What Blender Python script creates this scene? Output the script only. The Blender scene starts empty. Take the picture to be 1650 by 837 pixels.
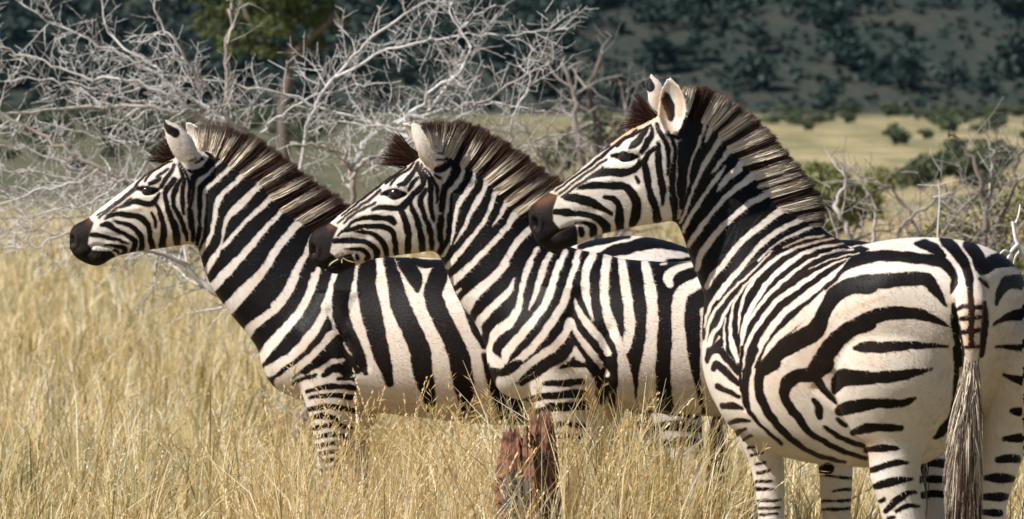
import bpy, bmesh, math, random
import numpy as np
from mathutils import Vector
from mathutils.bvhtree import BVHTree

# ------------------------------------------------------------------ camera, world, sun, exposure
F = 6240.0            # focal length measured in pixels of a 1650 wide frame
CAM_H = 1.72          # eye height above the ground (m)
HX, HY = 825.0, 180.0
scene = bpy.context.scene
col = scene.collection
cam_d = bpy.data.cameras.new('camera')
cam = bpy.data.objects.new('camera', cam_d); col.objects.link(cam)
cam.location = (0, 0, CAM_H); cam.rotation_euler = (math.radians(90), 0, 0)
cam_d.sensor_width = 36.0; cam_d.lens = 36.0 * F / 1650.0
cam_d.shift_y = -(418.5 - HY) / 1650.0
cam_d.clip_end = 3000.0; cam_d.clip_start = 0.5
cam_d.dof.use_dof = True; cam_d.dof.focus_distance = 11.9; cam_d.dof.aperture_fstop = 7.2
scene.camera = cam

SUN = Vector((-0.63, -0.32, 0.71)).normalized()      # direction towards the sun
elev = math.asin(SUN.z); az = math.atan2(SUN.x, SUN.y)
world = bpy.data.worlds.new('World'); scene.world = world; world.use_nodes = True
wn = world.node_tree
sky = wn.nodes.new('ShaderNodeTexSky'); sky.sky_type = 'NISHITA'; sky.sun_disc = False
sky.sun_elevation = elev; sky.sun_rotation = az; sky.altitude = 1100; sky.dust_density = 1.5
wn.links.new(sky.outputs[0], wn.nodes['Background'].inputs[0])
wn.nodes['Background'].inputs[1].default_value = 0.058
sl = bpy.data.lights.new('sun', 'SUN'); sl.energy = 5.0; sl.angle = math.radians(0.53); sl.color = (1.0, 0.965, 0.915)
so = bpy.data.objects.new('sun', sl); col.objects.link(so)
so.rotation_euler = SUN.to_track_quat('Z', 'Y').to_euler()
scene.view_settings.view_transform = 'Standard'; scene.view_settings.look = 'None'
scene.view_settings.exposure = 0.60; scene.view_settings.gamma = 1.0
scene.view_settings.use_curve_mapping = False
scene.cycles.max_bounces = 6; scene.cycles.transparent_max_bounces = 6

# ------------------------------------------------------------------ helpers
rng = np.random.default_rng(7)
random.seed(7)

def W(px, py, D):
    """a point of the place seen at photograph position (px, py), D metres away"""
    return Vector(((px - HX) * D / F, D, CAM_H - (py - HY) * D / F))

def tag(o, label=None, cat=None, group=None, kind=None):
    if label: o['label'] = label
    if cat: o['category'] = cat
    if group: o['group'] = group
    if kind: o['kind'] = kind
    return o

def empty(name, loc):
    o = bpy.data.objects.new(name, None); col.objects.link(o); o.location = loc
    o.empty_display_size = 0.2
    return o

def link(name, me, mat, parent=None):
    o = bpy.data.objects.new(name, me); col.objects.link(o)
    if mat is not None and not me.materials: me.materials.append(mat)
    if parent is not None:
        o.parent = parent
        o.matrix_parent_inverse = parent.matrix_basis.inverted()
    return o

def mesh_np(name, V, faces, smooth=True):
    """V (n,3); faces: list of int arrays (k, 3 or 4)"""
    me = bpy.data.meshes.new(name)
    V = np.ascontiguousarray(V, dtype=np.float32)
    me.vertices.add(len(V)); me.vertices.foreach_set('co', V.ravel())
    loops = np.concatenate([f.ravel() for f in faces]).astype(np.int32)
    sizes = np.concatenate([np.full(len(f), f.shape[1], np.int32) for f in faces])
    me.loops.add(len(loops)); me.loops.foreach_set('vertex_index', loops)
    me.polygons.add(len(sizes))
    starts = np.concatenate([[0], np.cumsum(sizes)[:-1]]).astype(np.int32)
    me.polygons.foreach_set('loop_start', starts)
    if smooth: me.polygons.foreach_set('use_smooth', np.ones(len(sizes), bool))
    me.update(calc_edges=True); me.validate()
    return me

def set_col(me, name, arr4):
    a = me.color_attributes.new(name, 'FLOAT_COLOR', 'POINT')
    a.data.foreach_set('color', np.ascontiguousarray(arr4, dtype=np.float32).ravel())

def catmull(P, n):
    """smooth an (m,k) control list into (m-1)*n+1 rows"""
    P = np.asarray(P, float)
    if len(P) < 3:
        t = np.linspace(0, 1, n + 1)[:, None]
        return P[0] * (1 - t) + P[-1] * t
    Q = np.vstack([2 * P[0] - P[1], P, 2 * P[-1] - P[-2]])
    out = []
    for i in range(len(P) - 1):
        p0, p1, p2, p3 = Q[i], Q[i + 1], Q[i + 2], Q[i + 3]
        for j in range(n):
            t = j / n
            out.append(0.5 * ((2 * p1) + (-p0 + p2) * t + (2 * p0 - 5 * p1 + 4 * p2 - p3) * t * t + (-p0 + 3 * p1 - 3 * p2 + p3) * t ** 3))
    out.append(P[-1])
    return np.array(out)

class MB:
    def __init__(s): s.V = []; s.F4 = []; s.F3 = []; s.n = 0; s.C = []
    def add(s, V, F4=None, F3=None, C=None):
        V = np.asarray(V, float)
        if F4 is not None and len(F4): s.F4.append(np.asarray(F4, int) + s.n)
        if F3 is not None and len(F3): s.F3.append(np.asarray(F3, int) + s.n)
        s.V.append(V); s.n += len(V)
        if C is not None: s.C.append(np.asarray(C, float))
    def tube(s, pts, rad, k=6, c=None):
        pts = np.asarray(pts, float); rad = np.asarray(rad, float); m = len(pts)
        tan = np.gradient(pts, axis=0); tan /= np.linalg.norm(tan, axis=1)[:, None] + 1e-9
        ref = np.array([0.3, 0.2, 1.0]) if abs(tan[0][2]) < 0.8 else np.array([1.0, 0.3, 0.1])
        a = np.cross(tan, ref); a /= np.linalg.norm(a, axis=1)[:, None] + 1e-9
        b = np.cross(tan, a)
        th = np.linspace(0, 2 * np.pi, k, endpoint=False)
        V = (pts[:, None, :] + rad[:, None, None] * (np.cos(th)[None, :, None] * a[:, None, :] + np.sin(th)[None, :, None] * b[:, None, :])).reshape(-1, 3)
        i = np.arange(m - 1)[:, None] * k; j = np.arange(k)[None, :]; jn = (j + 1) % k
        F = np.stack([i + j, i + jn, i + k + jn, i + k + j], -1).reshape(-1, 4)
        C = None
        if c is not None: C = np.tile(np.asarray(c, float), (len(V), 1))
        s.add(V, F4=F, C=C)
    def build(s, name, mat, parent=None, smooth=True, attr=None):
        fs = []
        if s.F4: fs.append(np.concatenate(s.F4))
        if s.F3: fs.append(np.concatenate(s.F3))
        me = mesh_np(name, np.concatenate(s.V), fs, smooth)
        if s.C and attr: set_col(me, attr, np.concatenate(s.C))
        return link(name, me, mat, parent)

# ---- material helper
class NT:
    def __init__(s, name):
        s.m = bpy.data.materials.new(name); s.m.use_nodes = True; s.t = s.m.node_tree
        s.b = s.t.nodes['Principled BSDF']
    def n(s, typ, **kw):
        nd = s.t.nodes.new(typ)
        for k, v in kw.items(): setattr(nd, k, v)
        return nd
    def l(s, a, b): s.t.links.new(a, b)
    def val(s, sock, v):
        if hasattr(v, 'is_output') or isinstance(v, bpy.types.NodeSocket): s.l(v, sock)
        else: sock.default_value = v
    def math(s, op, a, b=0.0, c=None, clamp=False):
        nd = s.n('ShaderNodeMath', operation=op, use_clamp=clamp)
        s.val(nd.inputs[0], a); s.val(nd.inputs[1], b)
        if c is not None: s.val(nd.inputs[2], c)
        return nd.outputs[0]
    def mix(s, f, a, b, mode='MIX'):
        nd = s.n('ShaderNodeMix', data_type='RGBA', blend_type=mode)
        s.val(nd.inputs[0], f)
        for sk, v in ((nd.inputs[6], a), (nd.inputs[7], b)):
            if isinstance(v, tuple): sk.default_value = (*v, 1.0) if len(v) == 3 else v
            else: s.l(v, sk)
        return nd.outputs[2]
    def noise(s, scale, detail=3.0, rough=0.55, vec=None, dist=0.0):
        nd = s.n('ShaderNodeTexNoise'); nd.inputs['Scale'].default_value = scale
        nd.inputs['Detail'].default_value = detail; nd.inputs['Roughness'].default_value = rough
        nd.inputs['Distortion'].default_value = dist
        if vec is not None: s.l(vec, nd.inputs['Vector'])
        return nd.outputs[0]
    def ramp(s, f, stops):
        nd = s.n('ShaderNodeValToRGB'); e = nd.color_ramp.elements
        while len(e) < len(stops): e.new(0.5)
        for el, (p, c) in zip(e, stops): el.position = p; el.color = (*c, 1.0)
        s.l(f, nd.inputs[0]); return nd.outputs[0]
    def rng(s, v, a, b, c=0.0, d=1.0, smooth=False):
        nd = s.n('ShaderNodeMapRange'); nd.clamp = True
        if smooth: nd.interpolation_type = 'SMOOTHSTEP'
        s.val(nd.inputs[0], v)
        for i, x in enumerate((a, b, c, d)): nd.inputs[i + 1].default_value = x
        return nd.outputs[0]
    def bump(s, h, strength, dist=0.01):
        nd = s.n('ShaderNodeBump'); nd.inputs['Strength'].default_value = strength; nd.inputs['Distance'].default_value = dist
        s.l(h, nd.inputs['Height']); s.l(nd.outputs[0], s.b.inputs['Normal'])
    def coord(s, which='Object'): return s.n('ShaderNodeTexCoord').outputs[which]
    def attr(s, name):
        a = s.n('ShaderNodeAttribute'); a.attribute_name = name; return a
    def base(s, c, rough=0.8, spec=0.3):
        if isinstance(c, tuple): s.b.inputs['Base Color'].default_value = (*c, 1)
        else: s.l(c, s.b.inputs['Base Color'])
        s.val(s.b.inputs['Roughness'], rough); s.b.inputs['Specular IOR Level'].default_value = spec
        return s.m
# ------------------------------------------------------------------ coat markings
# every marking is a curve with a width, noted on enlargements; REG turns those notes into photograph units
REG = {'1a': (100, 240, 4.183), '1b': (240, 180, 4.853), '1c': (300, 300, 4.183), '1d': (380, 440, 4.183), '1e': (540, 400, 2.79),
       '2a': (485, 240, 4.083), '2b': (620, 180, 5.23), '2c': (680, 280, 3.986), '2d': (740, 420, 3.4875), '2e': (920, 370, 2.70),
       '3a': (840, 180, 3.64), '3b': (1000, 110, 4.406), '3c': (1080, 260, 3.804), '3d': (1120, 380, 3.804), '3e': (1330, 370, 3.64),
       '3f': (1130, 560, 3.022), '3g': (1340, 580, 3.257), 'px': (0, 0, 1.0)}

def S(text):
    """'k 1a x,y,w x,y,w ...' lines -> [(op, (n,3) array in photograph units)]; ops k black, w white, p black area, q white area"""
    out = []
    for ln in text.strip().splitlines():
        ln = ln.split('#')[0].split()
        if len(ln) < 3: continue
        op, reg, pts = ln[0], ln[1], ln[2:]
        x0, y0, s = REG[reg]
        A = []
        for p in pts:
            q = [float(t) for t in p.split(',')]
            A.append((q[0] / s + x0, q[1] / s + y0, (q[2] / s if len(q) > 2 else 0.0)))
        out.append((op, np.array(A)))
    return out

Z1_COAT = S('''
p px 361,256 380,236 430,236 490,285 545,335 575,390 578,420 535,454 526,500 552,545 583,593 560,610 523,585 499,600 466,612 443,626 400,570 360,500 330,450 312,408 320,392 319,350 318,303 322,297 337,283
w 1b 690,380,44 660,410,44 600,470,44 500,560,40 440,620,40 430,700,34 425,830,34
w 1c 118,60,30 120,150,28 110,260,26 95,370,18 82,420,12
w 1b 850,400,40 740,490,50 660,570,44 560,660,50 525,740,44 520,830,40
w 1c 230,80,44 200,150,36 185,240,34 170,330,36 130,400,36 100,460,30
w 1b 1000,500,50 870,570,50 760,690,56 650,800,50
w 1c 480,10,50 400,80,44 310,170,44 265,250,36 245,330,24 235,400,26 190,480,50 140,560,50 100,620,50
w 1c 640,40,40 570,80,44 500,150,44 400,240,36 330,320,36 270,390,36 240,420,30
w 1c 820,80,40 680,140,40 600,220,40 520,300,40 440,400,50 370,480,56 280,570,70 190,670,70 140,730,70
w 1c 900,150,50 790,225,44 740,270,60 660,360,60 600,440,60 540,540,64 450,650,76 380,720,90 310,800,90 250,870,90
w 1c 850,330,30 810,450,44 770,520,50 720,620,56 660,740,60 600,810,70
w 1d 410,20,44 370,110,50 290,220,60 190,300,64 110,360,70 80,400,80 60,440,60
w 1c 890,560,40 850,680,56 800,780,60
w 1d 530,20,56 490,150,60 430,260,64 340,370,70 240,480,80 180,560,70 140,610,70
w 1c 1010,580,50 970,720,60 930,820,60
w 1d 660,40,50 630,150,50 605,240,54 560,340,60 490,440,70 400,540,70 300,610,70 230,660,90
w 1d 610,230,40 640,290,40 680,370,50 730,450,50 790,560,50 850,640,40
w 1d 680,390,40 640,420,60 580,490,50 490,580,60 400,650,60 300,740,90
w 1d 540,660,50 640,600,40 720,590,36
w 1d 440,720,90 560,740,40 700,690,30
k 1d 510,640,30 570,600,50 640,540,60 690,470,60 690,430,30
k 1d 590,690,30 650,650,50 740,640,56 820,660,40
k 1d 720,530,26 770,580,36 820,610,24
k 1d 480,705,26 540,690,14
k 1d 690,715,16 800,715,22
k 1d 390,745,14 480,700,24
k 1d 480,800,20 600,770,30 700,765,30 800,775,30
k 1d 500,840,16 640,825,26 790,840,30
k 1e 60,75,60 40,150,74 25,220,70 30,320,70 70,410,60 110,490,48 135,560,24
k 1e 150,50,60 145,100,80 140,160,80 160,280,90 185,380,80 205,470,72 228,540,56 245,610,30
k 1e 240,40,40 245,70,50 265,140,60 290,250,80 340,360,84 380,460,90 395,560,84 418,650,60 430,720,36
k 1e 285,30,40 330,90,70 360,140,60 370,190,20
k 1e 345,55,20 400,70,36 480,70,30
k 1e 475,100,70 460,140,80 440,210,80 475,310,80 520,400,80 560,500,90 575,600,90 600,740,60
k 1e 560,190,20 610,320,30 640,380,36 670,440,24
k 1e 670,480,20 700,590,40 740,660,60 770,750,60
k px 762,425,30 790,500,36 810,580,36 835,680,24
k px 830,420,34 850,520,36 868,600,32 880,680,16
k px 890,420,26 905,520,36 920,600,30 930,670,16
k 2e 40,75,24 80,62,30 150,45,30 250,32,14
k 2e 130,115,30 180,95,44 250,80,50 330,60,50 420,68,34 520,95,20
k 2e 420,140,14 520,130,12 600,140,24
k px 930,440,20 990,450,34 1060,465,34 1130,500,20
k px 940,510,20 1000,510,34 1070,520,34 1150,545,14
k px 960,570,20 1010,560,32 1080,575,32 1140,590,14
k px 990,620,16 1050,615,26 1110,628,14
k px 1010,660,12 1060,655,20 1120,664,22
k px 1050,690,10 1090,686,16 1130,692,10
k px 1070,715,10 1100,712,14 1140,716,10
k px 497,660,5 530,655,8 570,662,6
k px 500,676,6 520,670,8 545,676,6
k px 506,690,6 535,685,7 565,690,6
k px 510,705,6 540,700,6 562,706,5
k px 513,719,6 536,714,6 558,720,5
k px 515,732,5 538,728,6 556,733,5
k px 517,745,5 540,741,5 556,746,4
k px 517,757,4 540,754,5 556,758,4
k px 517,770,4 540,767,5 556,771,4
k 1a 240,450,8 330,390,10 430,310,12 500,245,14 530,205,12 600,150,10 680,110,8
k 1a 250,465,8 360,380,10 450,310,12 510,262,12
k 1a 300,450,7 380,395,8 470,335,8
k 1a 560,215,12 600,165,12 660,125,10 740,85,8
k 1a 640,190,14 690,150,12 715,135,8
k 1a 590,235,20 640,215,26 660,195,14
k 1a 670,260,22 700,200,26 740,150,26 755,105,14
k 1a 350,405,6 430,380,20 500,355,34 560,370,30 610,370,32 635,340,24 655,300,12
k 1a 505,272,8 545,272,34 575,280,46 615,282,42 648,275,12
k 1a 290,470,10 350,445,24 430,445,30 500,455,36 550,480,38 585,530,32 595,600,30 610,670,36
k 1a 345,485,10 400,500,22 460,520,26 510,560,28 540,620,30 535,690,34
k 1a 265,515,20 310,515,38 360,545,26 420,575,26 480,610,30 490,650,34 470,705,30
k 1a 195,580,22 240,585,28 300,595,22 370,615,20 445,635,8
k 1a 290,650,8 350,655,16 410,665,28 425,690,30 410,715,28
k 1a 345,680,10 370,690,16 380,705,14
k 1a 600,430,10 620,465,20 632,530,12
k 1a 635,370,14 655,420,26 680,500,34 685,570,40 675,650,48
k 1a 755,210,30 715,260,32 695,310,28 710,390,30 735,470,34 765,540,42 775,640,44
k 1a 795,215,22 765,270,36 750,330,26 760,400,24 800,470,28 825,550,28 845,615,16
k 1a 780,100,8 800,150,16 822,220,26 812,290,26 810,370,26 822,440,14
k 1a 790,90,6 830,160,12 860,230,18 858,300,20 850,360,14
k 1b 300,460,12 370,465,22 450,420,30 485,360,34 450,315,16
k 1b 585,300,36 555,330,36 510,390,44 430,460,50 350,520,44 345,600,20 340,680,18 318,760,26 318,835,28
k 1a 862,420,30 870,500,34 885,580,24 880,620,16
k 1a 930,540,24 915,600,26 905,640,20
k 1b 112,60,14 130,100,24 160,140,46 205,168,60
k 1b 318,390,8 360,365,8 
k 1b 365,400,12 420,370,20
k 1a 60,595,26 66,640,30
''')
Z2_COAT = S('''
p px 729,262 742,240 790,236 850,290 900,360 935,400 960,405 1000,415 1060,420 1170,420 1170,668 1110,668 1050,660 985,655 950,600 935,575 905,590 860,605 800,640 780,600 770,540 735,480 712,430 702,412 708,395 713,350 711,330 714,305 727,288
w 2b 690,400,40 655,440,36 660,520,40 600,620,50 530,700,44 525,837,44
w 2c 200,90,28 165,150,30 150,250,30 145,350,28 140,420,20 115,480,14
w 2b 830,400,50 770,460,44 750,530,34 740,620,44 660,720,50 620,800,44
w 2c 330,30,30 290,110,36 235,190,34 215,280,30 200,370,28 185,440,24 160,490,30 130,530,30
w 2b 1000,500,50 900,550,50 850,590,44 840,640,40 800,740,50 740,830,50
w 2c 430,40,40 395,110,36 340,190,34 300,280,34 260,370,30 205,455,10
w 2b 1120,560,40 980,650,50 920,720,44 880,830,40
w 2c 620,30,40 540,80,40 470,120,34 440,220,34 390,320,34 310,420,40 230,520,44 160,600,40
w 2c 710,95,50 600,140,50 545,190,40 500,270,30 455,340,14
w 2c 740,180,50 660,220,50 600,260,50 540,350,44 450,450,44 370,530,44 280,620,50 200,690,60 140,740,60
w 2c 720,320,40 680,370,50 620,430,50 560,520,50 500,620,50 430,690,60 340,770,76 280,830,80
w 2c 250,740,20 225,765,30
w 2d 260,20,50 200,90,50 130,150,60 60,220,76 40,280,60 10,330,60
w 2d 310,100,14 280,170,40 210,240,44 150,300,50 110,350,50 110,410,40
w 2c 740,480,30 680,590,38 650,680,36 630,800,40
w 2d 400,10,40 370,90,36 350,180,34 330,270,44 280,350,60 210,400,60 180,460,40 165,520,50 200,585,110
w 2c 820,520,44 770,620,40 740,720,36 710,810,30
w 2d 485,10,40 455,110,36 420,210,34 390,280,16
w 2c 920,500,40 880,600,50
w 2d 560,10,40 520,150,50 480,250,50 420,330,50 350,420,56 270,510,60 255,570,40
w 2c 1010,490,40 980,570,44
w 2d 660,10,44 620,120,40 590,230,50 530,330,50 460,430,50 370,530,50 290,590,40
w 2d 620,340,44 600,400,50 540,480,50 450,540,50 370,600,50 300,650,90 250,690,100 310,740,90
w 2d 630,345,40 660,410,36 720,490,44 790,580,40 830,640,36
w 2e 98,85,36 95,110,40 65,180,40 65,280,40 95,395,14
w 2d 650,215,18 670,280,36 730,370,50 790,440,44 837,520,44
w 2d 640,500,56 590,560,50 500,610,50 400,670,60 330,740,80
w 2d 640,500,56 690,560,40
w 2d 440,740,60 560,640,36 680,630,36
w 2d 430,800,90 560,720,26 690,710,26
w 2d 470,790,30 560,778,24 680,775,24
w 2e 160,110,40 145,220,44 150,330,44 180,430,50 215,520,40 235,640,66 240,760,90
w 2e 220,128,40 235,240,46 250,340,50 255,440,50 235,520,46
w 2e 322,145,40 345,260,54 355,380,56 345,520,60 330,650,80 335,780,94
w 2e 390,150,14 415,150,16
w 2e 430,240,36 422,205,50 460,172,40 530,152,28
w 2e 580,215,50 540,240,56 480,280,66 465,370,62 470,480,66 475,600,90 490,700,110 510,800,120
w 2e 575,350,30 580,450,40 590,560,60 610,680,96 640,790,110
k 2d 350,690,20 420,650,28 500,590,38 580,540,44 620,490,34 640,430,22
k 2d 570,600,16 640,580,36 700,590,20
k 2d 480,690,20 580,690,34 690,680,30
k 2d 500,760,24 640,745,36 700,745,30
k 2d 490,815,16 640,805,24 700,800,24
k 2d 830,560,20 780,700,30 800,790,40
k 2d 160,620,40 240,630,40 300,600,50 340,570,24
k 2d 160,590,20 170,650,20
k 2a 270,440,8 350,375,12 430,310,14 500,255,14 540,220,12 600,180,12 650,150,9
k 2a 240,490,8 330,420,10 400,370,12 470,320,13 520,272,13
k 2a 560,225,18 610,185,14 690,120,10
k 2a 280,490,8 360,420,11 440,380,14 490,355,10
k 2a 590,240,12 625,190,14 700,140,12 745,95,10
k 2a 640,240,22 690,220,34 720,180,28 755,130,22 770,90,10
k 2a 710,275,14 735,230,26 765,190,14
k 2a 528,300,8 560,292,38 620,300,64 665,300,38 690,295,10
k 2a 470,405,14 520,385,26 590,390,30 650,390,38 690,360,40 730,310,34 780,265,36 805,220,34 790,170,24 770,110,14
k 2a 640,390,20 670,430,36 690,490,42 705,560,38 705,640,40 705,690,36
k 2a 720,360,20 735,400,26 760,460,30 785,540,34 795,620,40 798,675,36
k 2a 825,265,14 790,320,34 790,370,32 815,450,28 845,530,34 860,610,30 862,655,26
k 2a 790,100,10 810,160,12 850,220,28 855,290,30 850,360,30 865,430,24 873,480,10
k 2a 820,130,8 860,190,12 890,250,18 900,320,14 893,355,8
k 2a 245,570,8 290,530,10 350,475,18 430,455,26 520,455,30 590,465,40 615,490,26
k 2a 270,545,12 330,530,24 420,510,24 520,512,30 590,535,34 615,590,30 625,690,26
k 2a 350,540,10 420,550,18 490,570,30 540,620,34 560,670,34 562,715,30
k 2a 220,605,30 290,605,32 370,605,28 440,620,30 490,660,32 500,700,34 490,730,26
k 2a 290,660,8 350,660,16 410,670,30 440,700,32 430,740,30
k 2a 365,700,14 375,720,24
k 2a 890,140,28 930,130,40 970,95,30 985,70,14
k 2a 880,175,12 915,190,18
k 2b 620,330,60 590,430,60 585,520,60 550,590,60 500,650,50 490,740,46 480,837,40
k 2a 920,460,40 915,530,38 920,610,30 925,650,20
k 2b 435,345,6 490,350,14
k 2b 435,408,6 500,405,14 530,390,16
k 2b 420,300,5 445,300,6
k 2a 72,645,30 76,690,32
k px 830,655,8 870,640,9 940,636,9
k px 840,672,6 880,660,8 945,656,8
k px 872,690,6 900,684,7 940,686,7
k px 876,706,6 900,702,7 938,704,6
k px 878,722,5 900,718,6 934,720,6
k px 880,738,5 900,735,6 932,737,5
k px 882,754,5 900,751,6 930,753,5
k px 1220,425,30 1235,520,38 1245,640,18
k px 1290,420,28 1300,520,36 1310,630,16
k px 1330,395,16 1400,388,10 1450,400,14
k px 1340,430,20 1400,440,34 1480,480,12
k px 1350,490,22 1410,500,34 1490,540,10
k px 1370,560,20 1420,560,32 1490,580,10
k px 1390,620,16 1440,615,26 1500,625,8
k px 1430,680,8 1470,672,16 1530,676,12
k px 1450,720,8 1490,716,14 1530,720,12
k px 1470,750,8 1500,746,12 1540,750,12
k px 1470,775,8 1500,772,10 1540,776,10
k px 1475,800,8 1505,796,10 1540,800,9
''')
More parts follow.
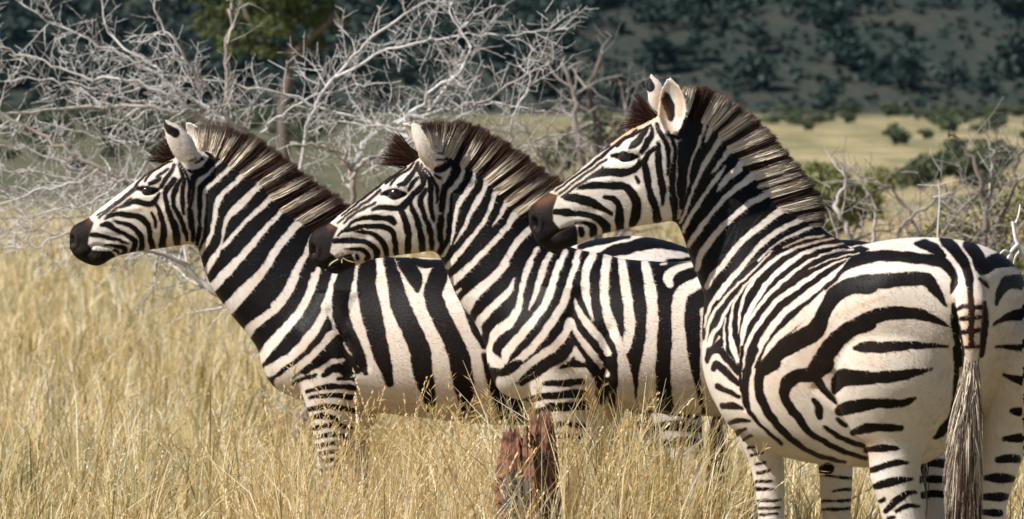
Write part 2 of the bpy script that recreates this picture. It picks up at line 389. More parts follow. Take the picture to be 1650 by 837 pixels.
Z3_COAT = S('''
p px 1100,200 1112,176 1150,172 1210,215 1275,280 1330,360 1362,386 1400,402 1372,420 1340,450 1310,500 1262,550 1228,592 1212,594 1196,600 1186,585 1165,560 1150,556 1130,545 1120,470 1090,372 1084,352 1090,300 1098,250
w 3b 570,480,30 545,560,30 510,640,24 490,720,22 475,837,22
w 3b 600,350,40 590,440,30 575,490,18
w 3b 690,360,50 640,430,50 605,520,24
w 3b 870,390,60 740,460,60 690,530,44 640,610,48 590,690,44 550,780,36 530,837,30
w 3b 930,470,60 850,530,60 780,580,56 730,640,40 670,720,28 640,750,10
w 3b 750,690,12 700,760,36 640,837,40
w 3b 980,580,60 900,640,66 830,710,50 760,780,50 710,837,40
w 3b 1150,670,50 1050,720,60 940,770,60 870,820,50
w 3c 130,0,18 110,80,20 90,180,20 70,280,20 50,350,20
w 3c 50,0,16 42,60,16 35,160,14 50,260,12 45,330,12
w 3c 220,10,30 170,100,28 130,200,24 100,290,24 60,380,22
w 3c 340,30,16 280,100,30 220,190,30 160,280,34 110,360,34 80,430,30
w 3c 420,50,50 360,100,36 300,170,24 285,190,10
w 3c 680,0,60 600,40,60 500,100,50 430,150,44 340,220,40 270,300,34 200,390,40 140,470,40 110,520,30
w 3c 760,50,30 700,80,30 620,130,34 540,160,22
w 3c 790,110,50 660,170,50 560,220,44 470,270,44 390,340,42 310,410,44 230,510,48 180,590,46 165,660,40
w 3c 860,200,80 740,270,66 650,320,54 550,400,46 450,480,40 380,560,42 320,640,44 260,700,46 225,770,40
w 3c 890,300,40 800,360,42 690,410,40 590,480,38 510,560,34 430,660,38 350,750,42 290,830,46
w 3d 250,230,40 180,310,38 110,400,34 75,480,26 60,560,20
w 3c 880,395,24 780,440,26 680,490,20 610,540,18 540,610,20
w 3d 470,95,14 400,170,16 330,240,18 250,310,22 180,390,24 110,480,28 80,560,24 65,640,22
w 3c 940,455,18 830,475,22 730,510,18 690,530,14
w 3c 1000,475,18 890,495,22 780,530,22 690,570,28 
w 3d 540,110,26 450,180,28 370,260,30 310,350,28 285,430,24 268,520,22 268,600,10
w 3d 500,125,14 420,195,16 340,270,20 280,340,22 235,420,22 220,520,24 215,600,30 230,680,44 260,770,30
w 3d 250,370,18 190,460,26 150,550,32 110,600,40 80,680,40
w 3d 190,500,16 178,580,18 180,660,22 190,720,12
w 3d 150,620,18 120,670,18
w 3c 1060,505,20 960,520,24 850,550,28
w 3d 700,95,32 660,110,32 560,180,40 460,270,38 390,370,40 330,470,38 290,570,26 283,650,12
w 3c 1120,540,18 1000,550,22
w 3d 850,95,22 750,130,18 650,190,28 560,260,32 460,350,32 380,450,28 320,540,28 290,640,24 275,780,20
w 3c 1160,562,12 1050,585,14 940,620,12 850,660,12
w 3d 960,140,14 900,150,14 800,200,22 700,260,38 600,330,38 500,400,38 420,500,38 350,600,34 310,700,30 290,810,26
w 3d 1060,110,14 960,150,28 880,210,40 780,290,46 680,370,54 560,460,48 480,550,46 420,640,46 370,740,42 340,830,40
w 3d 940,190,20 860,270,30 770,380,50 680,470,66 580,560,56 480,650,48 430,740,40 412,780,20
w 3d 1000,205,60 920,250,60 850,300,56 800,370,50 770,440,56 700,500,60
q px 1420,385 1420,420 1345,455 1325,500 1262,560 1235,600 1225,640 1300,700 1420,760 1660,760 1660,380 1500,380
k 3e 0,345,20 60,290,20 100,245,24 150,200,50 220,170,66 330,155,60 450,160,60 560,172,60 640,180,60 710,210,56 745,260,40 755,310,36 737,372,10
k 3e 530,85,20 590,90,56 650,120,56 690,155,36
k 3e 0,480,60 50,390,90 150,330,90 260,310,88 380,300,80 500,290,76 590,295,76 640,350,56 710,450,14
k 3d 1065,305,108 960,310,90 860,370,80 790,470,80 740,580,106 620,650,106 500,730,88 430,815,76
k 3e 0,760,70 50,670,90 130,600,88 240,530,80 360,495,78 470,490,66 560,500,60 640,530,38 720,565,8
k 3d 1065,540,88 960,570,96 870,640,106 800,730,106 740,815,96
k 3e 170,695,14 230,690,58 350,690,58 500,680,44 620,683,24 720,685,8
k 3e 700,60,60 760,120,60 810,190,56 840,270,46 850,370,32 855,450,30 858,520,34 855,600,30 855,680,24
k 3e 770,470,16 810,452,20 850,455,24 920,455,18
k 3e 785,528,16 850,518,26 915,515,18
k 3e 795,605,16 855,598,26 910,588,18
k 3e 805,690,14 900,690,14
k 3e 840,90,60 890,150,70 920,230,70 990,185,80 1060,180,80 1115,205,20
k 3e 905,290,12 940,320,22 955,340,10
k 3e 1200,310,80 1165,310,80 1075,310,76 1030,360,46 1000,440,12
k 3e 1200,498,76 1165,500,70 1080,510,44 990,555,10
k 3e 1200,698,40 1165,695,36 1100,690,26 1000,690,8
k 3g 15,165,30 50,100,84 110,95,80 220,95,60 350,85,54 450,65,30 525,50,8
k 3g 50,265,60 120,245,66 230,230,48 350,230,40 400,220,30 440,200,8
k 3g 110,385,24 180,360,46 260,355,38 365,360,28
k 3g 180,475,20 250,465,34 340,465,20
k 3g 195,585,24 280,555,30 350,540,26 400,540,10
k 3g 220,668,24 300,645,42 380,630,26 425,625,10
k 3g 285,795,24 340,740,36 390,705,26 440,695,10
k 3g 255,742,20 275,730,14
k 3g 340,795,16 400,765,20 460,770,8
k 3g 300,835,20 330,825,10
k 3g 900,80,8 960,100,36 1030,118,50
k 3g 945,270,24 1020,275,50
k 3g 905,415,24 1020,410,50
k 3g 868,525,24 920,520,42 975,520,34
k 3g 810,620,24 870,620,48 950,625,30
k 3g 790,720,24 850,720,42 925,720,30
k 3g 790,800,24 880,805,38
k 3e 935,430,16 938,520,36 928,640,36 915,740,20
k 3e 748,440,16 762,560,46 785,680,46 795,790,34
k 3g 655,-60,30 655,60,22 650,160,22 630,290,22 585,370,44 545,410,18
k 3d 115,692,40 160,645,26
k 3d 180,740,20 230,800,30 262,840,24
k 3d 70,760,14 88,700,26
k 3f 28,70,12 45,24,26 90,14,30 130,60,30 180,110,20
k 3f 60,105,22 75,82,30 120,120,30 180,180,18
k 3f 78,190,24 120,210,22 185,240,12
k 3f 105,285,26 150,285,28 200,300,10
k 3f 135,370,16 180,355,20 235,360,8
k 3f 165,425,22 190,410,18 215,395,8
k 3f 205,450,10 240,430,12
k 3f 230,490,10 255,485,7
k 3f 240,525,8 300,515,6
k 3f 265,570,8 310,560,8
k 3f 275,612,14 330,600,10
k 3f 268,655,12 340,652,9
k 3f 268,690,15 355,690,8
k 3f 272,750,9 390,745,8
k 3f 280,785,9 380,780,8
k 3f 285,815,9 370,812,8
k 3f 575,620,10 740,640,8
k 3f 590,600,40 620,590,50
k 3f 640,700,8 735,690,10
k 3f 590,750,8 735,745,10
k 3f 590,790,8 735,785,12
k 3f 262,10,30 232,80,34 215,170,34 215,250,28 240,320,18 300,390,12 390,470,10
k 3f 200,0,16 190,130,10 195,200,10 240,330,8
k 3f 345,75,84 290,120,50 280,200,40 300,270,40 340,340,36 400,410,28 480,480,22 580,530,18 700,560,12
k 3f 600,80,88 540,130,76 470,140,58 420,170,64 403,230,40 430,290,38 480,350,36 520,410,26 600,460,22 700,510,18 800,540,14
k 3f 560,150,40 600,210,28 655,268,14
k 3f 545,255,18 570,290,34 575,340,28
k 3f 600,390,12 680,440,22 790,482,16
k 3f 660,350,14 700,380,20
k 3a 180,460,6 290,375,8 390,290,10 460,235,11 520,200,8
k 3a 200,470,7 300,390,9 400,320,13 480,255,17 530,212,14 600,160,10 680,110,8
k 3a 220,485,7 330,400,9 430,330,11 500,280,10
k 3a 240,500,8 340,425,11 420,375,11 480,330,9
k 3a 560,205,12 610,160,15 690,120,13 760,75,9
k 3a 635,215,14 670,185,42 710,140,32 740,95,12
k 3a 705,240,16 740,180,34 765,130,24 765,90,12
k 3a 530,260,10 575,262,34 625,268,50 680,265,12
k 3a 390,395,10 450,365,34 520,355,46 590,360,42 650,345,38 690,310,28 690,280,10
k 3a 690,320,14 720,290,28 750,240,26 800,205,24 800,180,12
k 3a 670,385,14 690,415,18
k 3a 720,300,28 735,360,38 745,440,36 765,510,38 790,580,40 798,635,44
k 3a 805,210,26 805,300,36 815,380,36 830,460,32 830,550,10
k 3a 795,70,16 805,110,20 830,150,22 858,210,26 862,290,18 862,370,10
k 3a 860,120,10 890,180,15 905,250,17 890,330,28 885,430,34 890,520,34 900,600,28
k 3a 935,190,36 930,270,20 920,350,10
k 3a 975,200,40 965,260,42 955,350,42 945,430,42 940,560,22
k 3a 330,455,10 400,435,34 500,435,38 600,440,42 650,480,48 675,540,52 670,610,54 650,660,40
k 3a 490,500,20 540,515,32 575,560,34 575,630,46 580,690,46
k 3a 265,505,34 330,510,48 400,530,48 460,560,38 530,600,14
k 3a 200,590,30 260,590,42 310,600,28 390,605,28 450,630,38 495,670,44 500,710,44
k 3a 320,655,10 370,655,16 420,680,38 420,720,38
k 3a 350,690,30 355,720,36
k 3b 330,470,14 400,490,30 450,450,50 490,390,44 480,350,20
k 3b 195,75,26 200,110,54 208,138,60
k 3a 72,640,38 76,672,42
''')  # black strokes beside the tail dock paint cleft shadow along with dark skin
# ------------------------------------------------------------------ ground and hill
def sstep(a, b, x):
    t = np.clip((x - a) / (b - a), 0, 1); return t * t * (3 - 2 * t)
def ground_z(x, y):
    x = np.asarray(x, float); y = np.asarray(y, float)
    z = 1.55 * sstep(55, 250, y) + 0.03 * np.sin(x * 0.9 + 0.4 * y) * np.sin(y * 0.37) * sstep(14, 25, y) * (1 - sstep(40, 80, y))
    up = np.maximum(0, y - 246)
    return z + 0.27 * (np.sqrt(up ** 2 + 100) - 10) + 0.9 * np.sin(x * 0.05 + 1) * np.sin(y * 0.031) * sstep(250, 300, y)

def sheet(name, ys, half, mat):
    nx = 60; xs = np.linspace(-1, 1, nx)
    V = np.array([[hx * half(y), y, 0] for y in ys for hx in xs]); V[:, 2] = ground_z(V[:, 0], V[:, 1])
    i = np.arange(len(ys) - 1)[:, None] * nx; j = np.arange(nx - 1)[None, :]
    Fq = np.stack([i + j, i + j + 1, i + nx + j + 1, i + nx + j], -1).reshape(-1, 4)
    return tag(link(name, mesh_np(name, V, [Fq]), mat), kind='structure')

t = NT('dry grassland'); co = t.coord('Object')
n1 = t.noise(0.16, 6, 0.6, co); n2 = t.noise(1.7, 5, 0.65, co); n3 = t.noise(9.0, 4, 0.7, co)
c = t.mix(t.rng(n2, 0.35, 0.7), (0.46, 0.36, 0.19), (0.30, 0.25, 0.14))
c = t.mix(t.rng(n1, 0.45, 0.60, 0, 0.8), c, (0.17, 0.165, 0.085))
c = t.mix(t.rng(n3, 0.52, 0.75, 0, 0.6), c, (0.12, 0.10, 0.06))
mpp = t.n('ShaderNodeMapping'); mpp.inputs['Scale'].default_value = (0.42, 0.075, 1.0); t.l(co, mpp.inputs[0]); n4 = t.noise(1.0, 5, 0.65, mpp.outputs[0])
c = t.mix(t.rng(n4, 0.44, 0.58, 0, 0.85), c, (0.175, 0.165, 0.085)); c = t.mix(t.rng(n4, 0.36, 0.26, 0, 0.6), c, (0.55, 0.44, 0.25))
sp = t.n('ShaderNodeSeparateXYZ'); t.l(co, sp.inputs[0])
scrub = t.math('MULTIPLY', t.rng(t.math('ADD', sp.outputs[0], t.math('MULTIPLY', n1, 8.0)), 8.0, 0.0), t.rng(sp.outputs[1], 52.0, 80.0))
scrub = t.math('MAXIMUM', scrub, t.rng(t.math('ADD', sp.outputs[1], t.math('MULTIPLY', n1, 60.0)), 225.0, 270.0))
c = t.mix(t.math('MULTIPLY', scrub, t.rng(n2, 0.3, 0.62, 0.55, 1.0)), c, (0.070, 0.074, 0.048))
t.base(c, 0.95, 0.1); t.bump(n3, 0.8, 0.08); M_GROUND = t.m
sheet('ground', np.concatenate([np.arange(-4, 60, 1.0), np.linspace(60, 248, 60)]), lambda y: 40 + 0.55 * max(y, 0), M_GROUND)
t = NT('hillside scrub soil'); co = t.coord('Object')
n1 = t.noise(0.10, 6, 0.62, co); n2 = t.noise(1.1, 5, 0.7, co)
c = t.mix(t.rng(n2, 0.35, 0.7), (0.052, 0.053, 0.040), (0.030, 0.036, 0.030))
c = t.mix(t.rng(n1, 0.45, 0.62), c, (0.026, 0.036, 0.030))
t.base(c, 0.95, 0.1); t.bump(n2, 1.0, 0.3)
sheet('hill', np.linspace(248, 430, 60), lambda y: 40 + 0.55 * y, t.m)

# ------------------------------------------------------------------ foliage
def leaf_mat(name, a, b, trans=0.0, rough=0.6):
    t = NT(name); at = t.attr('leaf'); sep = t.n('ShaderNodeSeparateColor'); t.l(at.outputs['Color'], sep.inputs[0])
    oi = t.n('ShaderNodeObjectInfo')
    f = t.math('ADD', t.math('MULTIPLY', sep.outputs[0], 0.7), t.math('MULTIPLY', oi.outputs['Random'], 0.35))
    t.base(t.mix(f, a, b), rough, 0.2)
    return t.m
M_FAR = leaf_mat('far bush foliage', (0.010, 0.023, 0.020), (0.028, 0.048, 0.036))
M_PLAIN = leaf_mat('plain bush foliage', (0.032, 0.050, 0.026), (0.095, 0.11, 0.055))
M_ACACIA = leaf_mat('acacia foliage', (0.042, 0.062, 0.018), (0.12, 0.14, 0.045))
M_SHRUB = leaf_mat('shrub foliage', (0.060, 0.075, 0.016), (0.17, 0.17, 0.045))
t = NT('bark'); co = t.coord('Object'); n = t.noise(14, 4, 0.6, co)
t.base(t.mix(n, (0.07, 0.055, 0.045), (0.20, 0.16, 0.13)), 0.9, 0.2); t.bump(n, 0.5, 0.02); M_BARK = t.m

def leaves(mb, centres, size, tone, flat=0.6):
    """one four-sided leaf clump per centre, randomly turned"""
    n = len(centres)
    a = rng.normal(size=(n, 3)); a /= np.linalg.norm(a, axis=1)[:, None]
    b = np.cross(a, rng.normal(size=(n, 3))); b /= np.linalg.norm(b, axis=1)[:, None]
    s = size * rng.uniform(0.6, 1.35, n)[:, None]
    V = np.stack([centres - a * s, centres - b * s * flat, centres + a * s, centres + b * s * flat], 1).reshape(-1, 3)
    C = np.repeat(np.stack([tone, tone, tone, np.ones(n)], 1), 4, axis=0)
    mb.add(V, F4=np.arange(4 * n).reshape(-1, 4), C=C)

def blob_points(lumps, n):
    """points in the shells of several uneven lumps (x,y,z,rx,rz)"""
    L = np.array(lumps, float); w = L[:, 3] ** 2; i = rng.choice(len(L), n, p=w / w.sum())
    d = rng.normal(size=(n, 3)); d /= np.linalg.norm(d, axis=1)[:, None]
    r = rng.uniform(0.35, 1.0, n) ** 0.5 * (1 + 0.16 * np.sin(d[:, 0] * 7 + i) * np.sin(d[:, 2] * 6 + 2 * i))
    return L[i, :3] + d * r[:, None] * np.stack([L[i, 3], L[i, 3], L[i, 4]], 1)

def bush_mesh(name, wid, hei, n, leaf, nl=9, trunk=True):
    lumps = []
    for k in range(nl):
        a = rng.uniform(0, 6.283); q = rng.uniform(0, 0.62) * wid / 2
        r = wid * rng.uniform(0.16, 0.30); z = hei * rng.uniform(0.35, 0.80) - 0.35 * q * hei / wid
        lumps.append((q * math.cos(a), q * math.sin(a), max(z, r * 0.5), r, r * rng.uniform(0.6, 0.85) * hei / wid * 1.1))
    P = blob_points(lumps, n); P = P[P[:, 2] > 0.02]
    mb = MB(); tone = np.clip(rng.normal(0.45, 0.25, len(P)), 0, 1)
    leaves(mb, P, leaf, tone)
    return mb

# five bush shapes; copies share the mesh
def bush_set(name, shapes, mat, spots, label, cat, group):
    meshes = []
    for (wid, hei, n, leaf) in shapes:
        mb = bush_mesh(name, wid, hei, n, leaf)
        for k in range(3):
            a = rng.uniform(0, 6.28); mb.tube([(0, 0, -0.3), (0.15 * wid * math.cos(a) * 0.5, 0.15 * wid * math.sin(a) * 0.5, hei * 0.3), (0.22 * wid * math.cos(a), 0.22 * wid * math.sin(a), hei * 0.62)], [0.03 * wid, 0.022 * wid, 0.01 * wid], 5, (0.0, 0, 0, 1))
        me = mesh_np(name, np.concatenate(mb.V), [np.concatenate(mb.F4)]); set_col(me, 'leaf', np.concatenate(mb.C)); me.materials.append(mat)
        meshes.append(me)
    for i, (x, y, s) in enumerate(spots):
        o = bpy.data.objects.new(name, meshes[i % len(meshes)]); col.objects.link(o)
        o.location = (x, y, float(ground_z(x, y)) - 0.03); o.rotation_euler = (0, 0, rng.uniform(0, 6.28))
        o.scale = (s * rng.uniform(0.85, 1.2), s, s * rng.uniform(0.8, 1.15))
        tag(o, label, cat, group)

# hillside: dense to the left and high up, open scrub low on the right
spots = []
tries = 0
while len(spots) < 290 and tries < 9000:
    tries += 1
    y = rng.uniform(250, 300); x = rng.uniform(-0.15, 0.15) * y
    px = HX + F * x / y; py = HY - (float(ground_z(x, y)) - CAM_H) * F / y
    dens = 0.10 + 0.90 * np.clip((900 - px) / 500 + (130 - py) / 110, 0, 1)
    if px > 880 and py > 95: dens = 0.20
    if rng.random() > dens: continue
    s = rng.uniform(0.45, 1.1)
    if any((x - a) ** 2 + (y - b) ** 2 < (0.62 * (s + c_)) ** 2 for a, b, c_ in spots): continue
    spots.append((x, y, s))
bush_set('hillside_tree', [(3.6, 3.0, 620, 0.24), (3.2, 2.5, 560, 0.22), (4.2, 3.3, 700, 0.25), (2.6, 2.4, 480, 0.20)], M_FAR, spots, 'dark green rounded bush tree on the shaded far hillside', 'tree', 'bush trees on the far hillside')
# the wood behind them reads as one mass
mb = MB(); P = []
k = 0
while k < 1350:
    y = 262 + 90 * rng.random() ** 1.3; x = rng.uniform(-0.27, 0.27) * y; s = rng.uniform(0.5, 1.15)
    px = HX + F * x / y; py = HY - (float(ground_z(x, y)) - CAM_H) * F / y
    if rng.random() > np.clip((125 - py) / 70 + (800 - px) / 500, 0.0, 1): continue
    k += 1
    q = blob_points([(0, 0, 1.5, 1.7, 1.2), (0.9, 0.3, 1.1, 1.1, 0.9), (-0.9, -0.2, 1.2, 1.2, 0.9)], 62) * s
    P.append(q + np.array([x, y, float(ground_z(x, y))]))
for k in range(2600):
    y = rng.uniform(249, 300); x = rng.uniform(-0.24, 0.24) * y; s = rng.uniform(0.10, 0.34)
    P.append(blob_points([(0, 0, 0.7, 1.3, 0.7)], 9) * s + np.array([x, y, float(ground_z(x, y))]))
P = np.concatenate(P); leaves(mb, P, 0.26, np.clip(rng.normal(0.4, 0.25, len(P)), 0, 1))
tag(mb.build('hillside_wood', M_FAR, attr='leaf'), 'dense dark bushwood covering the upper far hillside', 'wood', kind='stuff')
# scattered bushes of the plain
spots = []
for k in range(2400):
    y = 95 + 155 * rng.random() ** 0.6 ; x = rng.uniform(-0.15, 0.15) * y; px = HX + F * x / y
    if k % 5 < 2: x = rng.uniform(-0.15, -0.04) * y; px = HX + F * x / y
    if 560 < px < 1230 or (px > 1230 and y < 120): continue
    if px > 1230 and y < 150 and px < 1380: continue
    s = rng.uniform(0.35, 1.0) * (1.0 if y > 120 else 0.8)
    if any((x - a) ** 2 + (y - b) ** 2 < (0.9 * (s + c_)) ** 2 for a, b, c_ in spots): continue
    spots.append((x, y, s))
    if len(spots) >= 290: break
bush_set('plain_bush', [(1.6, 0.95, 420, 0.10), (1.9, 0.9, 460, 0.10), (1.3, 1.05, 380, 0.09)], M_PLAIN, spots, 'low grey green bush scattered over the far yellow plain', 'bush', 'low bushes on the far plain')

# ------------------------------------------------------------------ acacia tree behind the dead bush
def acacia():
    D = 60.0; base = W(458, 0, D); gz = float(ground_z(base.x, D)); root = empty('acacia_tree', (base.x, D, gz))
    tag(root, 'green leafy tree with dark trunk behind the bare white thorn bush', 'tree')
    mb = MB(); tips = []
    def limb(pts, r0, r1):
        P = catmull([W(*p) for p in pts], 5); mb.tube(P, np.linspace(r0, r1, len(P)), 8); tips.append(P)
    limb([(456, 372, D), (458, 260, D), (457, 180, D), (466, 120, D), (470, 85, D)], 0.11, 0.075)
    limb([(470, 90, D), (500, 60, D - 0.2), (535, 30, D - 0.3), (560, -10, D)], 0.07, 0.02)
    limb([(469, 92, D), (440, 72, D + .2), (400, 66, D + .3), (345, 50, D)], 0.06, 0.02)
    limb([(468, 88, D), (470, 40, D), (455, -10, D + .2), (440, -60, D)], 0.06, 0.02)
    limb([(466, 110, D), (500, 84, D + .3), (540, 75, D + .4)], 0.04, 0.015)
    limb([(430, 70, D), (400, 30, D - .3), (380, -20, D)], 0.04, 0.015)
    mb.build('trunk', M_BARK, root)
    fb = MB(); lumps = []
    for (x, y, rx, rz) in [(345, 35, 38, 28), (390, 15, 44, 26), (380, 70, 36, 22), (440, 40, 40, 24), (445, -15, 60, 34), (500, 20, 42, 26), (535, 30, 32, 24), (520, -25, 46, 30), (370, -30, 50, 28), (430, 82, 26, 14), (505, 66, 24, 14), (330, -10, 30, 22), (455, -55, 70, 36)]:
        p = W(x, y, D + rng.uniform(-0.5, 0.5)); lumps.append((p.x, p.y, p.z, rx * D / F, rz * D / F))
    P = blob_points(lumps, 9000); leaves(fb, P, 0.042, np.clip(rng.normal(0.5, 0.28, len(P)), 0, 1))
    fb.build('crown', M_ACACIA, root, attr='leaf')
acacia()

# ------------------------------------------------------------------ bare thorn bushes
def twig_mat(name, a, b, c):
    t = NT(name); at = t.attr('twig'); sep = t.n('ShaderNodeSeparateColor'); t.l(at.outputs['Color'], sep.inputs[0]); co = t.coord('Object')
    n = t.noise(30, 4, 0.65, co); k = t.mix(sep.outputs[0], a, b); k = t.mix(t.rng(n, 0.5, 0.72, 0, 0.75), k, c)
    t.base(k, 0.75, 0.25); t.bump(n, 0.4, 0.006); return t.m
M_TWIG = twig_mat('bleached thorn wood', (0.20, 0.15, 0.12), (0.62, 0.60, 0.58), (0.17, 0.13, 0.105))
M_TWIG2 = twig_mat('grey brown thicket wood', (0.13, 0.10, 0.085), (0.42, 0.38, 0.36), (0.14, 0.10, 0.09))
M_WHITE = twig_mat('white bleached wood', (0.55, 0.53, 0.50), (0.72, 0.71, 0.69), (0.30, 0.26, 0.22))

def wander(p, d, length, step, jit, up=0.0):
    P = [np.array(p, float)]; d = np.array(d, float); d /= np.linalg.norm(d) + 1e-9
    for k in range(max(2, int(length / step))):
        d = d + rng.normal(0, jit, 3) + np.array([0, 0, up]); d /= np.linalg.norm(d); P.append(P[-1] + d * step * rng.uniform(0.7, 1.3))
    return np.array(P)

def add_twigs(mb, P, r, depth, spacing, length, tone, k=4, flatten=0.55, thorn=0.02):
    """side twigs along a branch, zigzag, branching again; small paired thorns"""
    seg = np.concatenate([[0], np.cumsum(np.linalg.norm(np.diff(P, axis=0), axis=1))]); L = seg[-1]
    s = rng.uniform(0.2, 1.0) * spacing
    while s < L:
        f = s / L; pos = np.array([np.interp(s, seg, P[:, a]) for a in range(3)])
        i = min(np.searchsorted(seg, s), len(P) - 1); tan = P[i] - P[i - 1]; tan /= np.linalg.norm(tan) + 1e-9
        side = np.cross(tan, rng.normal(size=3)); side[1] *= flatten; side /= np.linalg.norm(side) + 1e-9
        d = tan * rng.uniform(0.25, 0.9) + side * rng.uniform(0.6, 1.0)
        ln = length * rng.uniform(0.35, 1.25) * (1 - 0.35 * f); rr = r * (1 - 0.6 * f) * rng.uniform(0.34, 0.56)
        Q = wander(pos, d, ln, max(0.035, ln / 7), 0.15, 0.012)
        tn = np.clip(tone + rng.normal(0, 0.36), 0, 1)
        mb.tube(Q, np.linspace(max(rr, 0.0022), max(0.0012, rr * 0.35), len(Q)), k, (tn, tn, tn, 1))
        if depth > 0: add_twigs(mb, Q, max(rr, 0.003), depth - 1, spacing * 0.62, length * 0.5, np.clip(tone + 0.12, 0, 1), 3, flatten, thorn)
        elif thorn:
            for q in Q[1:-1]:
                if rng.random() < 0.5:
                    e = rng.normal(size=3); e /= np.linalg.norm(e); mb.tube([q, q + e * thorn * rng.uniform(0.6, 1.5)], [0.0013, 0.0003], 3, (1, 1, 1, 1))
        s += spacing * rng.uniform(0.5, 1.6)

def thorn_bush(name, label, limbs, mat, base, D, spacing, length, depth, group=None, thorn=0.02):
    b = W(base[0], 0, D); root = empty(name, (b.x, D, float(ground_z(b.x, D))))
    tag(root, label, 'bush', group)
    for li in limbs:
        pts, r0, r1, tone, sp = li[0], li[1], li[2], li[3], (li[4] if len(li) > 4 else 1.0)
        P = []
        for (x, y, dd) in pts: P.append(W(x, y, D + dd))
        P = catmull([list(p) for p in P], 6)
        P[1:] += rng.normal(0, 0.008, (len(P) - 1, 3))
        mb = MB(); mb.tube(P, np.linspace(r0, r1, len(P)) * 0.63 * rng.uniform(0.9, 1.1, len(P)), 8, (tone, tone, tone, 1))
        o = mb.build('branch', mat, root, attr='twig')
        if depth >= 0:
            tb = MB(); add_twigs(tb, P, (r0 + r1) / 2 * 0.9, depth, spacing / sp, length, 0.68, 4, thorn=thorn)
            tag(tb.build('twigs', mat, o, attr='twig'), kind='stuff')

